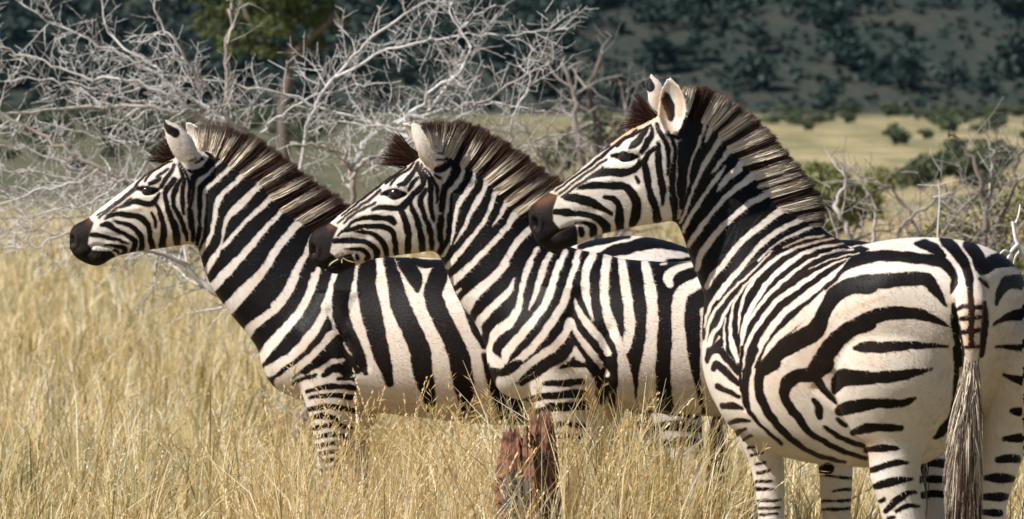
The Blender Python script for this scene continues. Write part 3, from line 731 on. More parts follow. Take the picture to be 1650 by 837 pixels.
DB = 19.0
thorn_bush('thorn_bush', 'large bare white thorn bush spreading behind the left zebra', [
    ([(560, 760, 0), (530, 620, 0), (440, 530, -.1), (345, 470, -.2), (290, 425, -.2), (220, 400, -.3), (150, 392, -.3)], 0.040, 0.007, 0.35),
    ([(345, 470, -.2), (310, 455, -.1), (250, 412, 0), (185, 408, 0)], 0.014, 0.006, 0.9, 0.6),
    ([(560, 720, 0), (480, 540, .1), (370, 420, .2), (270, 318, .1), (200, 292, 0), (120, 250, 0), (50, 208, .1), (-40, 168, .1)], 0.035, 0.008, 0.1, 0.8),
    ([(270, 318, .1), (190, 288, .3), (100, 262, .3), (40, 240, .3), (-40, 228, .3)], 0.016, 0.006, 0.45),
    ([(330, 380, .2), (240, 300, .3), (150, 296, .2), (70, 308, .1), (-30, 334, 0)], 0.018, 0.008, 0.8, 0.6),
    ([(280, 330, .3), (180, 345, .4), (80, 352, .4), (-40, 350, .4)], 0.012, 0.005, 0.5),
    ([(300, 410, .4), (200, 380, .5), (90, 372, .5), (-40, 378, .5)], 0.013, 0.005, 0.3),
    ([(560, 720, .1), (500, 480, .4), (440, 300, .5), (400, 215, .4), (330, 190, .3), (230, 172, .3), (120, 176, .4), (-30, 186, .4)], 0.034, 0.008, 0.4),
    ([(400, 215, .4), (300, 150, .6), (210, 95, .6), (110, 50, .6), (10, -10, .6)], 0.016, 0.006, 0.8),
    ([(330, 190, .3), (240, 140, .2), (130, 120, .2), (40, 90, .2), (-40, 60, .2)], 0.014, 0.005, 0.85),
    ([(300, 182, .3), (250, 110, .3), (180, 60, .4), (160, -20, .4)], 0.013, 0.005, 0.9),
    ([(380, 205, .3), (290, 80, .1), (255, 20, .1), (240, -30, .1)], 0.013, 0.005, 0.7),
    ([(370, 330, .5), (366, 190, .4), (364, 100, .4), (372, 30, .4), (374, -20, .4)], 0.026, 0.012, 0.12, 0.5),
    ([(470, 720, .2), (560, 480, .3), (568, 330, .2), (565, 275, .2), (528, 240, .2), (470, 228, .2)], 0.034, 0.010, 0.15, 0.7),
    ([(565, 290, .2), (590, 262, .1), (640, 238, .1), (720, 200, .1), (800, 150, .1), (905, 88, .1)], 0.020, 0.006, 0.35, 0.8),
    ([(565, 275, .2), (600, 220, .5), (680, 185, .5), (790, 165, .5), (880, 178, .5)], 0.015, 0.006, 0.85),
    ([(480, 300, .5), (500, 190, .5), (540, 125, .5), (600, 60, .5), (680, 5, .5), (720, -20, .5)], 0.018, 0.006, 0.75),
    ([(540, 125, .5), (640, 78, .4), (720, 60, .4), (830, 55, .4), (920, 48, .4)], 0.012, 0.004, 0.9),
    ([(640, 200, .4), (700, 150, .3), (760, 88, .3), (725, 20, .3), (745, -20, .3)], 0.014, 0.006, 0.95),
    ([(690, 180, .4), (745, 100, .6), (740, 50, .6), (800, 5, .6)], 0.012, 0.005, 0.9),
    ([(700, 240, .3), (560, 185, .6), (440, 150, .6), (330, 128, .6), (230, 118, .6)], 0.014, 0.005, 0.75),
    ([(560, 330, .4), (480, 300, .6), (410, 282, .6), (340, 250, .6)], 0.014, 0.006, 0.5),
    ([(600, 420, .4), (760, 280, .5), (840, 235, .5), (930, 210, .5)], 0.020, 0.006, 0.4),
    ([(760, 280, .5), (700, 230, .3), (620, 205, .3), (520, 190, .3)], 0.014, 0.006, 0.9),
    ([(820, 240, .5), (828, 190, .3), (850, 130, .3), (845, 95, .3)], 0.011, 0.004, 0.95),
    ([(420, 215, .7), (470, 170, .7), (560, 140, .7), (650, 130, .7)], 0.012, 0.004, 0.9),
    ([(260, 175, .7), (170, 150, .7), (80, 130, .7), (-30, 130, .7)], 0.012, 0.004, 0.8),
    ([(200, 290, -.1), (140, 330, -.2), (60, 345, -.2), (-20, 395, -.2)], 0.011, 0.004, 0.6),
    ([(330, 420, .6), (220, 330, .7), (120, 290, .7), (20, 275, .7), (-40, 270, .7)], 0.016, 0.005, 0.5),
    ([(360, 440, .3), (260, 370, .2), (160, 360, .1), (60, 395, 0), (-20, 405, 0)], 0.014, 0.005, 0.7),
    ([(320, 400, .8), (200, 310, .9), (90, 320, .9), (-30, 300, .9)], 0.014, 0.005, 0.3),
    ([(280, 330, .5), (240, 250, .5), (170, 220, .5), (60, 200, .5)], 0.012, 0.004, 0.85),
    ([(500, 480, .8), (450, 330, .8), (410, 260, .8), (300, 220, .8), (200, 240, .8)], 0.016, 0.005, 0.4),
    ([(600, 450, .8), (640, 300, .8), (700, 270, .8), (830, 290, .8)], 0.016, 0.005, 0.5),
    ], M_TWIG, (440,), DB, 0.054, 0.33, 1)

thorn_bush('dead_thicket', 'grey brown dead thicket behind the middle zebra mane', [
    ([(960, 470, 0), (950, 330, 0), (930, 220, 0), (925, 150, 0), (905, 95, 0)], 0.06, 0.014, 0.3),
    ([(950, 330, 0), (968, 230, .1), (950, 160, .1), (968, 88, .1)], 0.045, 0.022, 0.05, 0.7),
    ([(955, 400, 0), (1000, 300, 0), (1010, 220, 0), (1000, 130, 0)], 0.04, 0.01, 0.4),
    ([(950, 380, .2), (890, 280, .2), (860, 230, .2), (840, 190, .2)], 0.04, 0.01, 0.4),
    ([(960, 430, .3), (1040, 320, .3), (1060, 250, .3), (1040, 160, .3)], 0.03, 0.008, 0.4),
    ([(950, 420, -.2), (880, 340, -.2), (850, 320, -.2)], 0.03, 0.01, 0.5),
    ], M_TWIG2, (960,), 27.0, 0.075, 0.50, 1, thorn=0.0)

thorn_bush('thorn_tangle', 'tangle of grey and reddish bare twigs right of the near zebra mane', [
    ([(1400, 560, 0), (1390, 440, 0), (1365, 370, 0), (1345, 330, 0), (1365, 290, 0), (1345, 255, 0)], 0.030, 0.010, 0.95, 0.5),
    ([(1390, 440, 0), (1410, 360, 0), (1400, 310, 0), (1380, 265, 0)], 0.02, 0.006, 0.9, 0.6),
    ([(1400, 470, .1), (1460, 360, .1), (1500, 330, .1), (1560, 300, .1)], 0.02, 0.006, 0.3),
    ([(1420, 500, .2), (1480, 400, .2), (1450, 320, .2), (1395, 285, .2)], 0.02, 0.006, 0.5),
    ([(1560, 520, .2), (1590, 360, .2), (1580, 300, .2), (1555, 235, .2), (1525, 210, .2)], 0.032, 0.012, 0.12, 0.5),
    ([(1590, 340, .2), (1600, 270, .3), (1592, 220, .3)], 0.016, 0.008, 0.95, 0.4),
    ([(1560, 470, .3), (1620, 330, .3), (1640, 260, .3), (1660, 230, .3)], 0.022, 0.008, 0.15),
    ([(1500, 480, .3), (1530, 360, .3), (1600, 300, .3), (1690, 280, .3)], 0.02, 0.006, 0.2),
    ([(1440, 480, .4), (1520, 330, .4), (1515, 280, .4)], 0.016, 0.005, 0.1),
    ([(1600, 480, .1), (1640, 380, .1), (1680, 320, .1)], 0.02, 0.006, 0.3),
    ([(1330, 470, .4), (1350, 390, .4), (1330, 330, .4)], 0.016, 0.005, 0.8),
    ], M_TWIG2, (1480,), 20.5, 0.062, 0.40, 1, thorn=0.0)

def white_stick():
    D = 13.6; b = W(1640, 0, D); root = empty('dead_branch', (b.x, D, 0)); tag(root, 'bright white dead branch behind the rump of the near zebra', 'branch')
    for pts, r in (([(1700, 800, 0), (1680, 560, 0), (1664, 460, 0), (1649, 412, 0), (1637, 386, 0), (1632, 357, 0)], 0.012), ([(1640, 394, 0), (1628, 408, -.05), (1620, 428, -.1)], 0.008), ([(1645, 404, 0), (1636, 416, .03), (1632, 436, .05)], 0.006), ([(1634, 366, 0), (1641, 348, .03), (1644, 330, .04)], 0.005), ([(1628, 408, -.05), (1618, 404, -.07), (1609, 412, -.08)], 0.005)):
        P = catmull([list(W(x, y, D + d)) for x, y, d in pts], 5); mb = MB(); mb.tube(P, np.linspace(r, r * 0.5, len(P)), 7, (0.8, 0.8, 0.8, 1)); mb.build('branch', M_WHITE, root, attr='twig')
    D = 17.0; b = W(1512, 0, D); root = empty('dead_branch', (b.x, D, 0)); tag(root, 'thin upright pale twig with forked top above the near zebra back', 'branch')
    for pts, r in (([(1511, 740, 0), (1511, 500, 0), (1511, 380, 0), (1514, 330, 0), (1513, 296, 0)], 0.008), ([(1514, 316, 0), (1502, 318, 0)], 0.005), ([(1514, 318, 0), (1530, 310, 0)], 0.005), ([(1514, 300, 0), (1478, 298, 0)], 0.004), ([(1514, 298, 0), (1540, 291, 0)], 0.004), ([(1513, 322, 0), (1525, 330, 0)], 0.004)):
        P = catmull([list(W(x, y, D + d)) for x, y, d in pts], 5); mb = MB(); mb.tube(P, np.linspace(r, r * 0.6, len(P)) * 0.7, 6, (0.0, 0.0, 0.0, 1)); mb.build('branch', M_WHITE, root, attr='twig')
white_stick()

def leafy_shrub(name, label, lumps_px, D, n, leaf, mat, base, stems=6):
    b = W(base, 0, D); gz = float(ground_z(b.x, D)); root = empty(name, (b.x, D, gz)); tag(root, label, 'shrub')
    lumps = []
    for (x, y, rx, rz) in lumps_px:
        p = W(x, y, D + rng.uniform(-0.3, 0.3)); lumps.append((p.x, p.y, p.z, rx * D / F, rz * D / F))
    fb = MB(); P = blob_points(lumps, n); P = P[P[:, 2] > gz + 0.02]; leaves(fb, P, leaf, np.clip(rng.normal(0.5, 0.28, len(P)), 0, 1), 0.45)
    fb.build('crown', mat, root, attr='leaf')
    sb = MB()
    for l in lumps:
        e = np.array(l[:3]); s0 = np.array([b.x + rng.normal(0, 0.05), D, gz - 0.05]); m_ = (s0 + e) / 2 + rng.normal(0, 0.08, 3)
        Q = catmull([s0, m_, e], 5); sb.tube(Q, np.linspace(0.02, 0.006, len(Q)), 6)
    sb.build('stems', M_BARK, root)
leafy_shrub('green_shrub', 'olive green leafy shrub among twigs at the right edge', [(1570, 350, 60, 36), (1620, 320, 50, 40), (1530, 385, 60, 34), (1640, 390, 60, 50), (1590, 400, 50, 40), (1480, 395, 40, 26), (1570, 440, 90, 60), (1500, 450, 60, 50), (1660, 460, 60, 60)], 22.5, 7000, 0.016, M_SHRUB, 1580)
leafy_shrub('green_shrub', 'dark green shrub just behind the near zebra mane', [(1320, 290, 42, 30), (1350, 310, 46, 34), (1300, 320, 40, 30), (1390, 330, 40, 30), (1340, 350, 50, 30), (1420, 290, 30, 22)], 42.0, 3600, 0.035, M_SHRUB, 1345)
leafy_shrub('green_shrub', 'mid green shrub on the plain above the twig tangle', [(1500, 270, 40, 22), (1540, 262, 46, 24), (1470, 285, 36, 20), (1600, 250, 40, 24), (1580, 280, 40, 22)], 70.0, 3000, 0.06, M_PLAIN, 1530)
leafy_shrub('green_shrub', 'loose grey green shrub between the dead thicket and middle zebra', [(960, 190, 30, 18), (990, 215, 40, 24), (930, 225, 36, 24), (1000, 260, 50, 30), (900, 250, 36, 26)], 34.0, 1700, 0.030, M_PLAIN, 960)
# ------------------------------------------------------------------ zebras
def project(P):
    return np.stack([HX + F * P[:, 0] / P[:, 1], HY - (P[:, 2] - CAM_H) * F / P[:, 1]], 1)

def stroke_dist(Q, A, margin=9.0, smooth=True):
    """distance (px) of points Q (n,2) to the outline of a stroke A (m,3); far points get `margin`"""
    A = catmull(A, 4) if (smooth and len(A) > 2) else A
    out = np.full(len(Q), margin)
    r = A[:, 2].max() / 2 + margin
    idx = np.where((Q[:, 0] > A[:, 0].min() - r) & (Q[:, 0] < A[:, 0].max() + r) & (Q[:, 1] > A[:, 1].min() - r) & (Q[:, 1] < A[:, 1].max() + r))[0]
    if not len(idx): return out
    q = Q[idx]; best = np.full(len(idx), margin)
    for i in range(len(A) - 1):
        a, b = A[i, :2], A[i + 1, :2]; ab = b - a; L = ab @ ab + 1e-9
        t = np.clip(((q - a) @ ab) / L, 0, 1)
        d = np.hypot(q[:, 0] - a[0] - t * ab[0], q[:, 1] - a[1] - t * ab[1]) - 0.5 * (A[i, 2] * (1 - t) + A[i + 1, 2] * t)
        np.minimum(best, d, out=best)
    out[idx] = best
    return out

def poly_dist(Q, A, margin=9.0):
    P = A[:, :2]; n = len(P)
    d = np.full(len(Q), 1e9); ins = np.zeros(len(Q), bool)
    for i in range(n):
        a, b = P[i], P[(i + 1) % n]; ab = b - a
        t = np.clip(((Q - a) @ ab) / (ab @ ab + 1e-9), 0, 1)
        np.minimum(d, np.hypot(Q[:, 0] - a[0] - t * ab[0], Q[:, 1] - a[1] - t * ab[1]), out=d)
        c = ((a[1] > Q[:, 1]) != (b[1] > Q[:, 1])) & (Q[:, 0] < (b[0] - a[0]) * (Q[:, 1] - a[1]) / (b[1] - a[1] + 1e-9) + a[0])
        ins ^= c
    return np.clip(np.where(ins, -d, d), -margin, margin)

def coat_field(Q, coat, margin=9.0):
    d = np.full(len(Q), margin)
    for op, A in coat:
        if op == 'k': d = np.minimum(d, stroke_dist(Q, A, margin))
        elif op == 'w': d = np.maximum(d, -stroke_dist(Q, A, margin))
        elif op == 'p': d = np.minimum(d, poly_dist(Q, A, margin))
        elif op == 'q': d = np.maximum(d, -poly_dist(Q, A, margin))
    return np.clip(d, -margin, margin)

def loft(mb, C, U, V, p=2.2, k=0.0, nt=80, sub=6):
    """closed tube through elliptical rings: centres C, half axes U (up) and V (side)"""
    m = len(C); p = np.broadcast_to(p, m); k = np.broadcast_to(k, m)
    R = np.concatenate([np.asarray(C, float), np.asarray(U, float), np.asarray(V, float), np.asarray(p, float)[:, None], np.asarray(k, float)[:, None]], 1)
    R = catmull(R, sub); m = len(R)
    th = np.linspace(0, 2 * np.pi, nt, endpoint=False)
    pts = []
    for r in R:
        e = 2.0 / max(r[9], 1.2)
        cu = np.sign(np.cos(th)) * np.abs(np.cos(th)) ** e; cv = np.sign(np.sin(th)) * np.abs(np.sin(th)) ** e
        cv = cv * (1 + r[10] * cu)
        pts.append(r[0:3] + cu[:, None] * r[3:6] + cv[:, None] * r[6:9])
    Vv = np.concatenate(pts + [R[0:1, 0:3], R[-1:, 0:3]])
    i = np.arange(m - 1)[:, None] * nt; j = np.arange(nt)[None, :]; jn = (j + 1) % nt
    F4 = np.stack([i + j, i + jn, i + nt + jn, i + nt + j], -1).reshape(-1, 4)
    j = np.arange(nt); jn = (j + 1) % nt; c0 = m * nt; c1 = c0 + 1; e = (m - 1) * nt
    F3 = np.concatenate([np.stack([jn, j, np.full(nt, c0)], 1), np.stack([e + j, e + jn, np.full(nt, c1)], 1)])
    mb.add(Vv, F4=F4, F3=F3)

def px_loft(mb, rings, **kw):
    """rings: (xtop,ytop,xbot,ybot,halfwidth_px,D[,p[,k]]) seen in profile"""
    C, U, V, P, K = [], [], [], [], []
    for r in rings:
        D = r[5]; T = W(r[0], r[1], D); B = W(r[2], r[3], D)
        C.append((T + B) / 2); U.append((T - B) / 2); V.append(Vector((0, -r[4] * D / F, 0)))
        P.append(r[6] if len(r) > 6 else 2.15); K.append(r[7] if len(r) > 7 else 0.0)
    loft(mb, C, U, V, P, K, **kw)

def leg(mb, rings, D):
    """rings: (cx, cy, half-width px along the picture, half-depth m[, depth offset])"""
    C, U, V = [], [], []
    for r in rings:
        d = D + (r[4] if len(r) > 4 else 0.0)
        C.append(W(r[0], r[1], d)); U.append(Vector((r[2] * d / F, 0, 0))); V.append(Vector((0, -r[3], 0)))
    loft(mb, C, U, V, 2.1, 0.0, nt=48)

def ear(mb, base, tip, opening, hw, thick=0.010, cup=0.75, bend=0.0, f0=165, f1=70):
    base, tip, op = np.array(base), np.array(tip), np.array(opening, float)
    ax = tip - base; L = np.linalg.norm(ax); ax /= L
    op -= ax * (op @ ax); op /= np.linalg.norm(op); sd = np.cross(ax, op)
    nt, nf = 14, 17
    outer, inner = [], []
    for i in range(nt):
        t = i / (nt - 1)
        prof = (0.62 + 0.38 * math.sin(min(t / 0.45, 1) * math.pi / 2)) if t < 0.45 else max(0.06, math.cos((t - 0.45) / 0.55 * math.pi / 2) ** 0.75)
        w = hw * prof; fm = math.radians(f0 + (f1 - f0) * min(1, t / 0.5))
        c = base + ax * L * t + op * bend * t * t
        for j in range(nf):
            f = -fm + 2 * fm * j / (nf - 1)
            d = sd * math.sin(f) - op * cup * math.cos(f)
            outer.append(c + d * w); inner.append(c + d * max(w - thick, w * 0.25))
    V = np.array(outer + inner); n = nt * nf; Fq = []
    for i in range(nt - 1):
        for j in range(nf - 1):
            a = i * nf + j; q = [a, a + 1, a + nf + 1, a + nf]
            Fq.append(q); Fq.append([n + x for x in q[::-1]])
        a = i * nf; Fq.append([a, a + nf, n + a + nf, n + a]); a += nf - 1; Fq.append([a + nf, a, n + a, n + a + nf])
    for j in range(nf - 1):
        Fq.append([j + 1, j, n + j, n + j + 1]); a = (nt - 1) * nf + j; Fq.append([a, a + 1, n + a + 1, n + a])
    mb.add(V, F4=Fq)

def remesh(mb, voxel, smooth_iter=6):
    me = mesh_np('tmp', np.concatenate(mb.V), [np.concatenate(mb.F4), np.concatenate(mb.F3)])
    o = bpy.data.objects.new('tmp', me); col.objects.link(o)
    m = o.modifiers.new('r', 'REMESH'); m.mode = 'VOXEL'; m.voxel_size = voxel; m.use_smooth_shade = True
    m = o.modifiers.new('s', 'SMOOTH'); m.factor = 0.5; m.iterations = smooth_iter
    dg = bpy.context.evaluated_depsgraph_get(); dg.update()
    out = bpy.data.meshes.new_from_object(o.evaluated_get(dg), depsgraph=dg)
    bpy.data.objects.remove(o)
    return out

# ---- coat material: the body carries the distance to the nearest stripe edge (r), muzzle skin (g), ochre tint (b)
def coat_material():
    t = NT('zebra coat'); a = t.attr('coat'); co = t.coord('Object')
    sep = t.n('ShaderNodeSeparateColor'); t.l(a.outputs['Color'], sep.inputs[0])
    d, mz, tan = sep.outputs[0], sep.outputs[1], sep.outputs[2]
    d = t.math('ADD', d, t.math('MULTIPLY', t.math('SUBTRACT', t.noise(230, 3.0, 0.7, co), 0.5), 4.2))
    black = t.rng(d, 0.75, -0.75, 0, 1, True)
    big = t.noise(5.5, 4.0, 0.6, co); mpf = t.n('ShaderNodeMapping'); mpf.inputs['Scale'].default_value = (0.28, 1.0, 0.8); mpf.inputs['Rotation'].default_value = (0, 0.5, 0); t.l(co, mpf.inputs[0]); fine = t.noise(340, 3.0, 0.65, mpf.outputs[0]); mid = t.noise(24, 3.0, 0.6, co)
    white = t.mix(t.rng(big, 0.38, 0.72), (0.70, 0.65, 0.595), (0.62, 0.525, 0.425))
    white = t.mix(t.rng(mid, 0.45, 0.75, 0, 0.40), white, (0.52, 0.41, 0.31))
    white = t.mix(tan, white, (0.50, 0.29, 0.14))
    white = t.mix(t.rng(fine, 0.35, 0.70, 0, 0.34), white, (0.46, 0.38, 0.31))
    blk = t.mix(t.rng(mid, 0.4, 0.75), (0.0028, 0.0024, 0.0026), (0.0065, 0.0050, 0.0046))
    blk = t.mix(t.math('MULTIPLY', tan, 0.22), blk, (0.09, 0.035, 0.015))
    c = t.mix(black, white, blk)
    edge = t.rng(t.math('ABSOLUTE', t.math('ADD', d, -0.4)), 1.7, 0.2, 0, 0.45, True)
    c = t.mix(edge, c, (0.13, 0.075, 0.045))
    skin = t.mix(t.rng(mid, 0.35, 0.7), (0.008, 0.006, 0.006), (0.022, 0.015, 0.013))
    skin = t.mix(t.math('MULTIPLY', tan, 0.9), skin, (0.23, 0.095, 0.045))
    skin = t.mix(t.rng(d, 0.0, -4.0), skin, (0.004, 0.003, 0.003))
    mz = t.rng(t.math('ADD', mz, t.math('MULTIPLY', t.math('SUBTRACT', mid, 0.5), 0.5)), 0.25, 0.75, 0, 1, True)
    c = t.mix(mz, c, skin)
    rough = t.rng(black, 0, 1, 0.75, 0.5)
    t.base(c, rough, 0.13)
    h = t.math('ADD', t.math('MULTIPLY', fine, 0.8), t.math('MULTIPLY', mid, 0.35))
    t.bump(h, 0.24, 0.005)
    return t.m

def hair_material():
    """r = stripe distance at the root, g = 0..1 along the hair, b = darkness"""
    t = NT('zebra hair'); a = t.attr('hair')
    sep = t.n('ShaderNodeSeparateColor'); t.l(a.outputs['Color'], sep.inputs[0])
    d, f, b = sep.outputs
    black = t.rng(d, 1.2, -1.2, 0, 1, True)
    pale = t.mix(b, (0.76, 0.67, 0.54), (0.60, 0.48, 0.35))
    dark = t.mix(b, (0.012, 0.008, 0.007), (0.05, 0.022, 0.014))
    c = t.mix(black, pale, dark)
    tip = t.mix(b, (0.024, 0.011, 0.008), (0.085, 0.038, 0.025))
    c = t.mix(f, c, tip)
    t.base(c, 0.8, 0.12)
    return t.m

M_COAT = coat_material(); M_HAIR = hair_material()
te = NT('eye'); M_EYE = te.base((0.010, 0.006, 0.005), 0.08, 0.6)

def strands(name, roots, tips, attr, parent, width=0.003, segs=4, bow=None, wprof=(1, 0.95, 0.8, 0.55, 0.12)):
    """hair as thin tapering ribbons; roots/tips (n,3), attr (n, segs+1, 4)"""
    n = len(roots); m = segs + 1
    t = np.linspace(0, 1, m)[None, :, None]
    P = roots[:, None, :] * (1 - t) + tips[:, None, :] * t
    if bow is not None: P = P + bow[:, None, :] * (4 * t * (1 - t))
    ax = tips - roots; ax /= np.linalg.norm(ax, axis=1)[:, None] + 1e-9
    side = np.cross(ax, rng.normal(size=(n, 3)) * np.array([0.5, 1.0, 0.5])); side /= np.linalg.norm(side, axis=1)[:, None] + 1e-9
    wid = (np.interp(np.linspace(0, 1, m), np.linspace(0, 1, len(wprof)), wprof) * width / 2)[None, :, None]
    A = P - side[:, None, :] * wid; B = P + side[:, None, :] * wid
    V = np.stack([A, B], 2).reshape(-1, 3)
    b = np.arange(n)[:, None] * (2 * m) + np.arange(segs)[None, :] * 2
    Fq = np.stack([b, b + 1, b + 3, b + 2], -1).reshape(-1, 4)
    me = mesh_np(name, V, [Fq])
    set_col(me, 'hair', np.repeat(attr.reshape(-1, 4), 2, axis=0))
    return link(name, me, M_HAIR, parent)

def hit(bvh, px, py, D0=8.0, back=False):
    cam_p = Vector((0, 0, CAM_H)); d = (W(px, py, 10.0) - cam_p).normalized()
    if back:
        s = cam_p + d * 17.0; h = bvh.ray_cast(s, -d, 9.0)
    else: h = bvh.ray_cast(cam_p + d * D0, d, 9.0)
    return h[0]

def finish_zebra(root, mb, coat, voxel, muzzle, tan, dents, eyes, mane_pairs, tuft, tip_start=0.62, nman=11000, mirror=None):
    me = remesh(mb, voxel)
    n = len(me.vertices)
    P = np.empty(n * 3, np.float32); me.vertices.foreach_get('co', P); P = P.reshape(-1, 3).astype(float)
    N = np.empty(n * 3, np.float32); me.vertices.foreach_get('normal', N); N = N.reshape(-1, 3).astype(float)
    Q = project(P)
    disp = np.zeros(n)
    for reg, pts, amount in dents:
        A = S('d %s %s' % (reg, pts))[0][1]
        B = A.copy(); w = B[:, 2].mean() / 2 + 0.5; B[:, 2] = 0.01
        dd = stroke_dist(Q, B, margin=3.2 * w)
        g = np.exp(-(dd / w) ** 2); g[dd > 3.1 * w] = 0
        disp += amount * g
    facing = np.abs(N[:, 1])
    P = P + N * (disp * np.clip(facing * 1.6, 0, 1))[:, None]
    me.vertices.foreach_set('co', P.astype(np.float32).ravel()); me.update()
    Q = project(P)
    if mirror is not None:
        Q = project(mirror(P, N))
    wob = lambda a, b, c: np.sin(Q[:, 0] * a + 2.0 * np.sin(Q[:, 1] * b) + c) + 0.6 * np.sin(Q[:, 1] * a * 1.9 + 1.7 * np.sin(Q[:, 0] * b * 1.6) + 2 * c)
    Qw = Q + 0.55 * np.stack([wob(0.19, 0.13, 0.3), wob(0.17, 0.16, 1.9)], 1) + 0.16 * np.stack([wob(0.47, 0.31, 0.9), wob(0.43, 0.37, 2.9)], 1)
    d = coat_field(Qw, coat)
    d = d - 0.75
    mz = np.zeros(n)
    for reg, pts in muzzle:
        A = S('p %s %s' % (reg, pts))[0][1]
        mz = np.maximum(mz, np.clip(0.5 - poly_dist(Q, A) / 7.0, 0, 1))
    tn = np.zeros(n)
    for reg, pts, amount in tan:
        A = S('d %s %s' % (reg, pts))[0][1]
        B = A.copy(); w = B[:, 2].mean() / 2 + 0.5; B[:, 2] = 0.01
        dd = stroke_dist(Q, B, margin=3.2 * w); g = np.exp(-(dd / w) ** 2); g[dd > 3.1 * w] = 0
        tn = np.maximum(tn, amount * g)
    set_col(me, 'coat', np.stack([d, mz, tn, np.ones(n)], 1))
    me.materials.clear()
    link('body', me, M_COAT, root)
    # short coat hair lying back over the skin, each hair the colour of the skin it grows from
    idx = rng.choice(n, 42000, replace=False)
    p0 = P[idx] + N[idx] * 0.0006; nn_ = N[idx]
    flow = np.tile(np.array([0.75, 0.0, -0.55]), (len(idx), 1)); rear = np.array([0.39, -0.92, -0.5]) if mirror is not None else None
    if rear is not None:
        k_ = np.clip((11.45 - P[idx][:, 1]) / 0.3, 0, 1)[:, None]; flow = flow * (1 - k_) + rear * k_
    flow = flow + rng.normal(0, 0.22, flow.shape); flow -= nn_ * np.sum(flow * nn_, 1)[:, None]; flow /= np.linalg.norm(flow, axis=1)[:, None] + 1e-9
    qx = Q[idx]; ln_ = rng.uniform(0.006, 0.013, len(idx)) * (0.4 + 0.6 * np.clip((qx[:, 0] - eyes[0][0]) / 120, 0, 1))
    sd_ = np.cross(flow, nn_) * 0.0008
    p1 = p0 + flow * ln_[:, None] + nn_ * rng.uniform(0.0010, 0.0028, len(idx))[:, None]
    Vf = np.stack([p0 - sd_, p0 + sd_, p1 + sd_ * 0.3, p1 - sd_ * 0.3], 1).reshape(-1, 3)
    fm_ = mesh_np('fur', Vf, [np.arange(len(Vf)).reshape(-1, 4)]); set_col(fm_, 'coat', np.repeat(np.stack([d, mz, tn, np.ones(n)], 1)[idx], 4, axis=0))
    link('fur', fm_, M_COAT, root)
    bvh = BVHTree.FromPolygons([tuple(v) for v in P.tolist()], [tuple(p.vertices) for p in me.polygons]) 
    # eyes
    for (x, y, r, inset) in eyes:
        for back in (False, True):
            h = hit(bvh, x, y, back=back)
            if h is None: continue
            bm = bmesh.new(); bmesh.ops.create_uvsphere(bm, u_segments=20, v_segments=14, radius=r)
            e = bpy.data.meshes.new('eye'); bm.to_mesh(e); bm.free()
            for p in e.polygons: p.use_smooth = True
            o = link('eye', e, M_EYE, root)
            c = h + Vector((0, inset if not back else -inset, 0))
            o.location = c
    # mane: upright ribbons rooted on the neck either side of the crest
    A = np.array(mane_pairs, float); Ac = catmull(A, 12)
    seg = np.concatenate([[0], np.cumsum(np.hypot(*(np.diff(Ac[:, :2], axis=0).T)))])
    u = rng.uniform(0, seg[-1], nman)
    rows = np.stack([np.interp(u, seg, Ac[:, i]) for i in range(4)], 1)
    roots, tips, attrs, bows = [], [], [], []
    rq = np.stack([rows[:, 0], rows[:, 1]], 1)
    hd = (rows[:, 2:4] - rows[:, 0:2]) * 0.95
    dval = coat_field(rq - hd * 0.06, coat) + 1.3
    for i in range(nman):
        f = rng.uniform(-0.10, 0.6)
        rx, ry = rows[i, 0:2] + hd[i] * f
        back = rng.random() < 0.4
        h = hit(bvh, rx, ry, back=back)
        if h is None:
            h = hit(bvh, rows[i, 0] + hd[i, 0] * 0.05, rows[i, 1] + hd[i, 1] * 0.05, back=back)
            if h is None: continue
            hm = hit(bvh, rows[i, 0], rows[i, 1], back=not back)
            if hm is not None: h = h.lerp(hm, 0.4)
        hb = hit(bvh, rows[i, 0], rows[i, 1], back=not back)
        L = (rng.normal(0.985, 0.026) if rng.random() < 0.66 else rng.uniform(0.5, 1.0)) * (0.985 + 0.05 * math.sin(u[i] * 0.35) * math.sin(u[i] * 0.13 + 1.0))
        tx, ty = rows[i, 0:2] + hd[i] * L + rng.normal(0, 1.5, 2)
        midD = h.y if hb is None else 0.5 * (h.y + hb.y)
        tD = midD + rng.normal(0, 0.012) + 0.12 * (h.y - midD)
        roots.append(h); tips.append(W(tx, ty, tD))
        dn = rng.normal(0, 0.6)
        b = np.clip(rng.normal(0.45, 0.28), 0, 1)
        fr = np.array([0, 1 / 3, 0.5, 2 / 3, 1.0]) * (L - f) + f
        tipmix = np.clip((fr - tip_start + rng.normal(0, 0.035)) / 0.22, 0, 1) * 0.96
        attrs.append(np.stack([np.full(5, dval[i] + dn), tipmix, np.full(5, b), np.ones(5)], 1))
        bows.append((rng.normal(0, 0.002), rng.normal(0, 0.003) - 0.006 * (1 if not back else -1), rng.normal(0, 0.002)))
    strands('mane', np.array(roots), np.array(tips), np.array(attrs)[:, [0, 1, 3, 4]], root, 0.0028, 3, np.array(bows))
    # forelock
    roots, tips, attrs = [], [], []
    (bx, by, tx, ty, wd, nn) = tuft
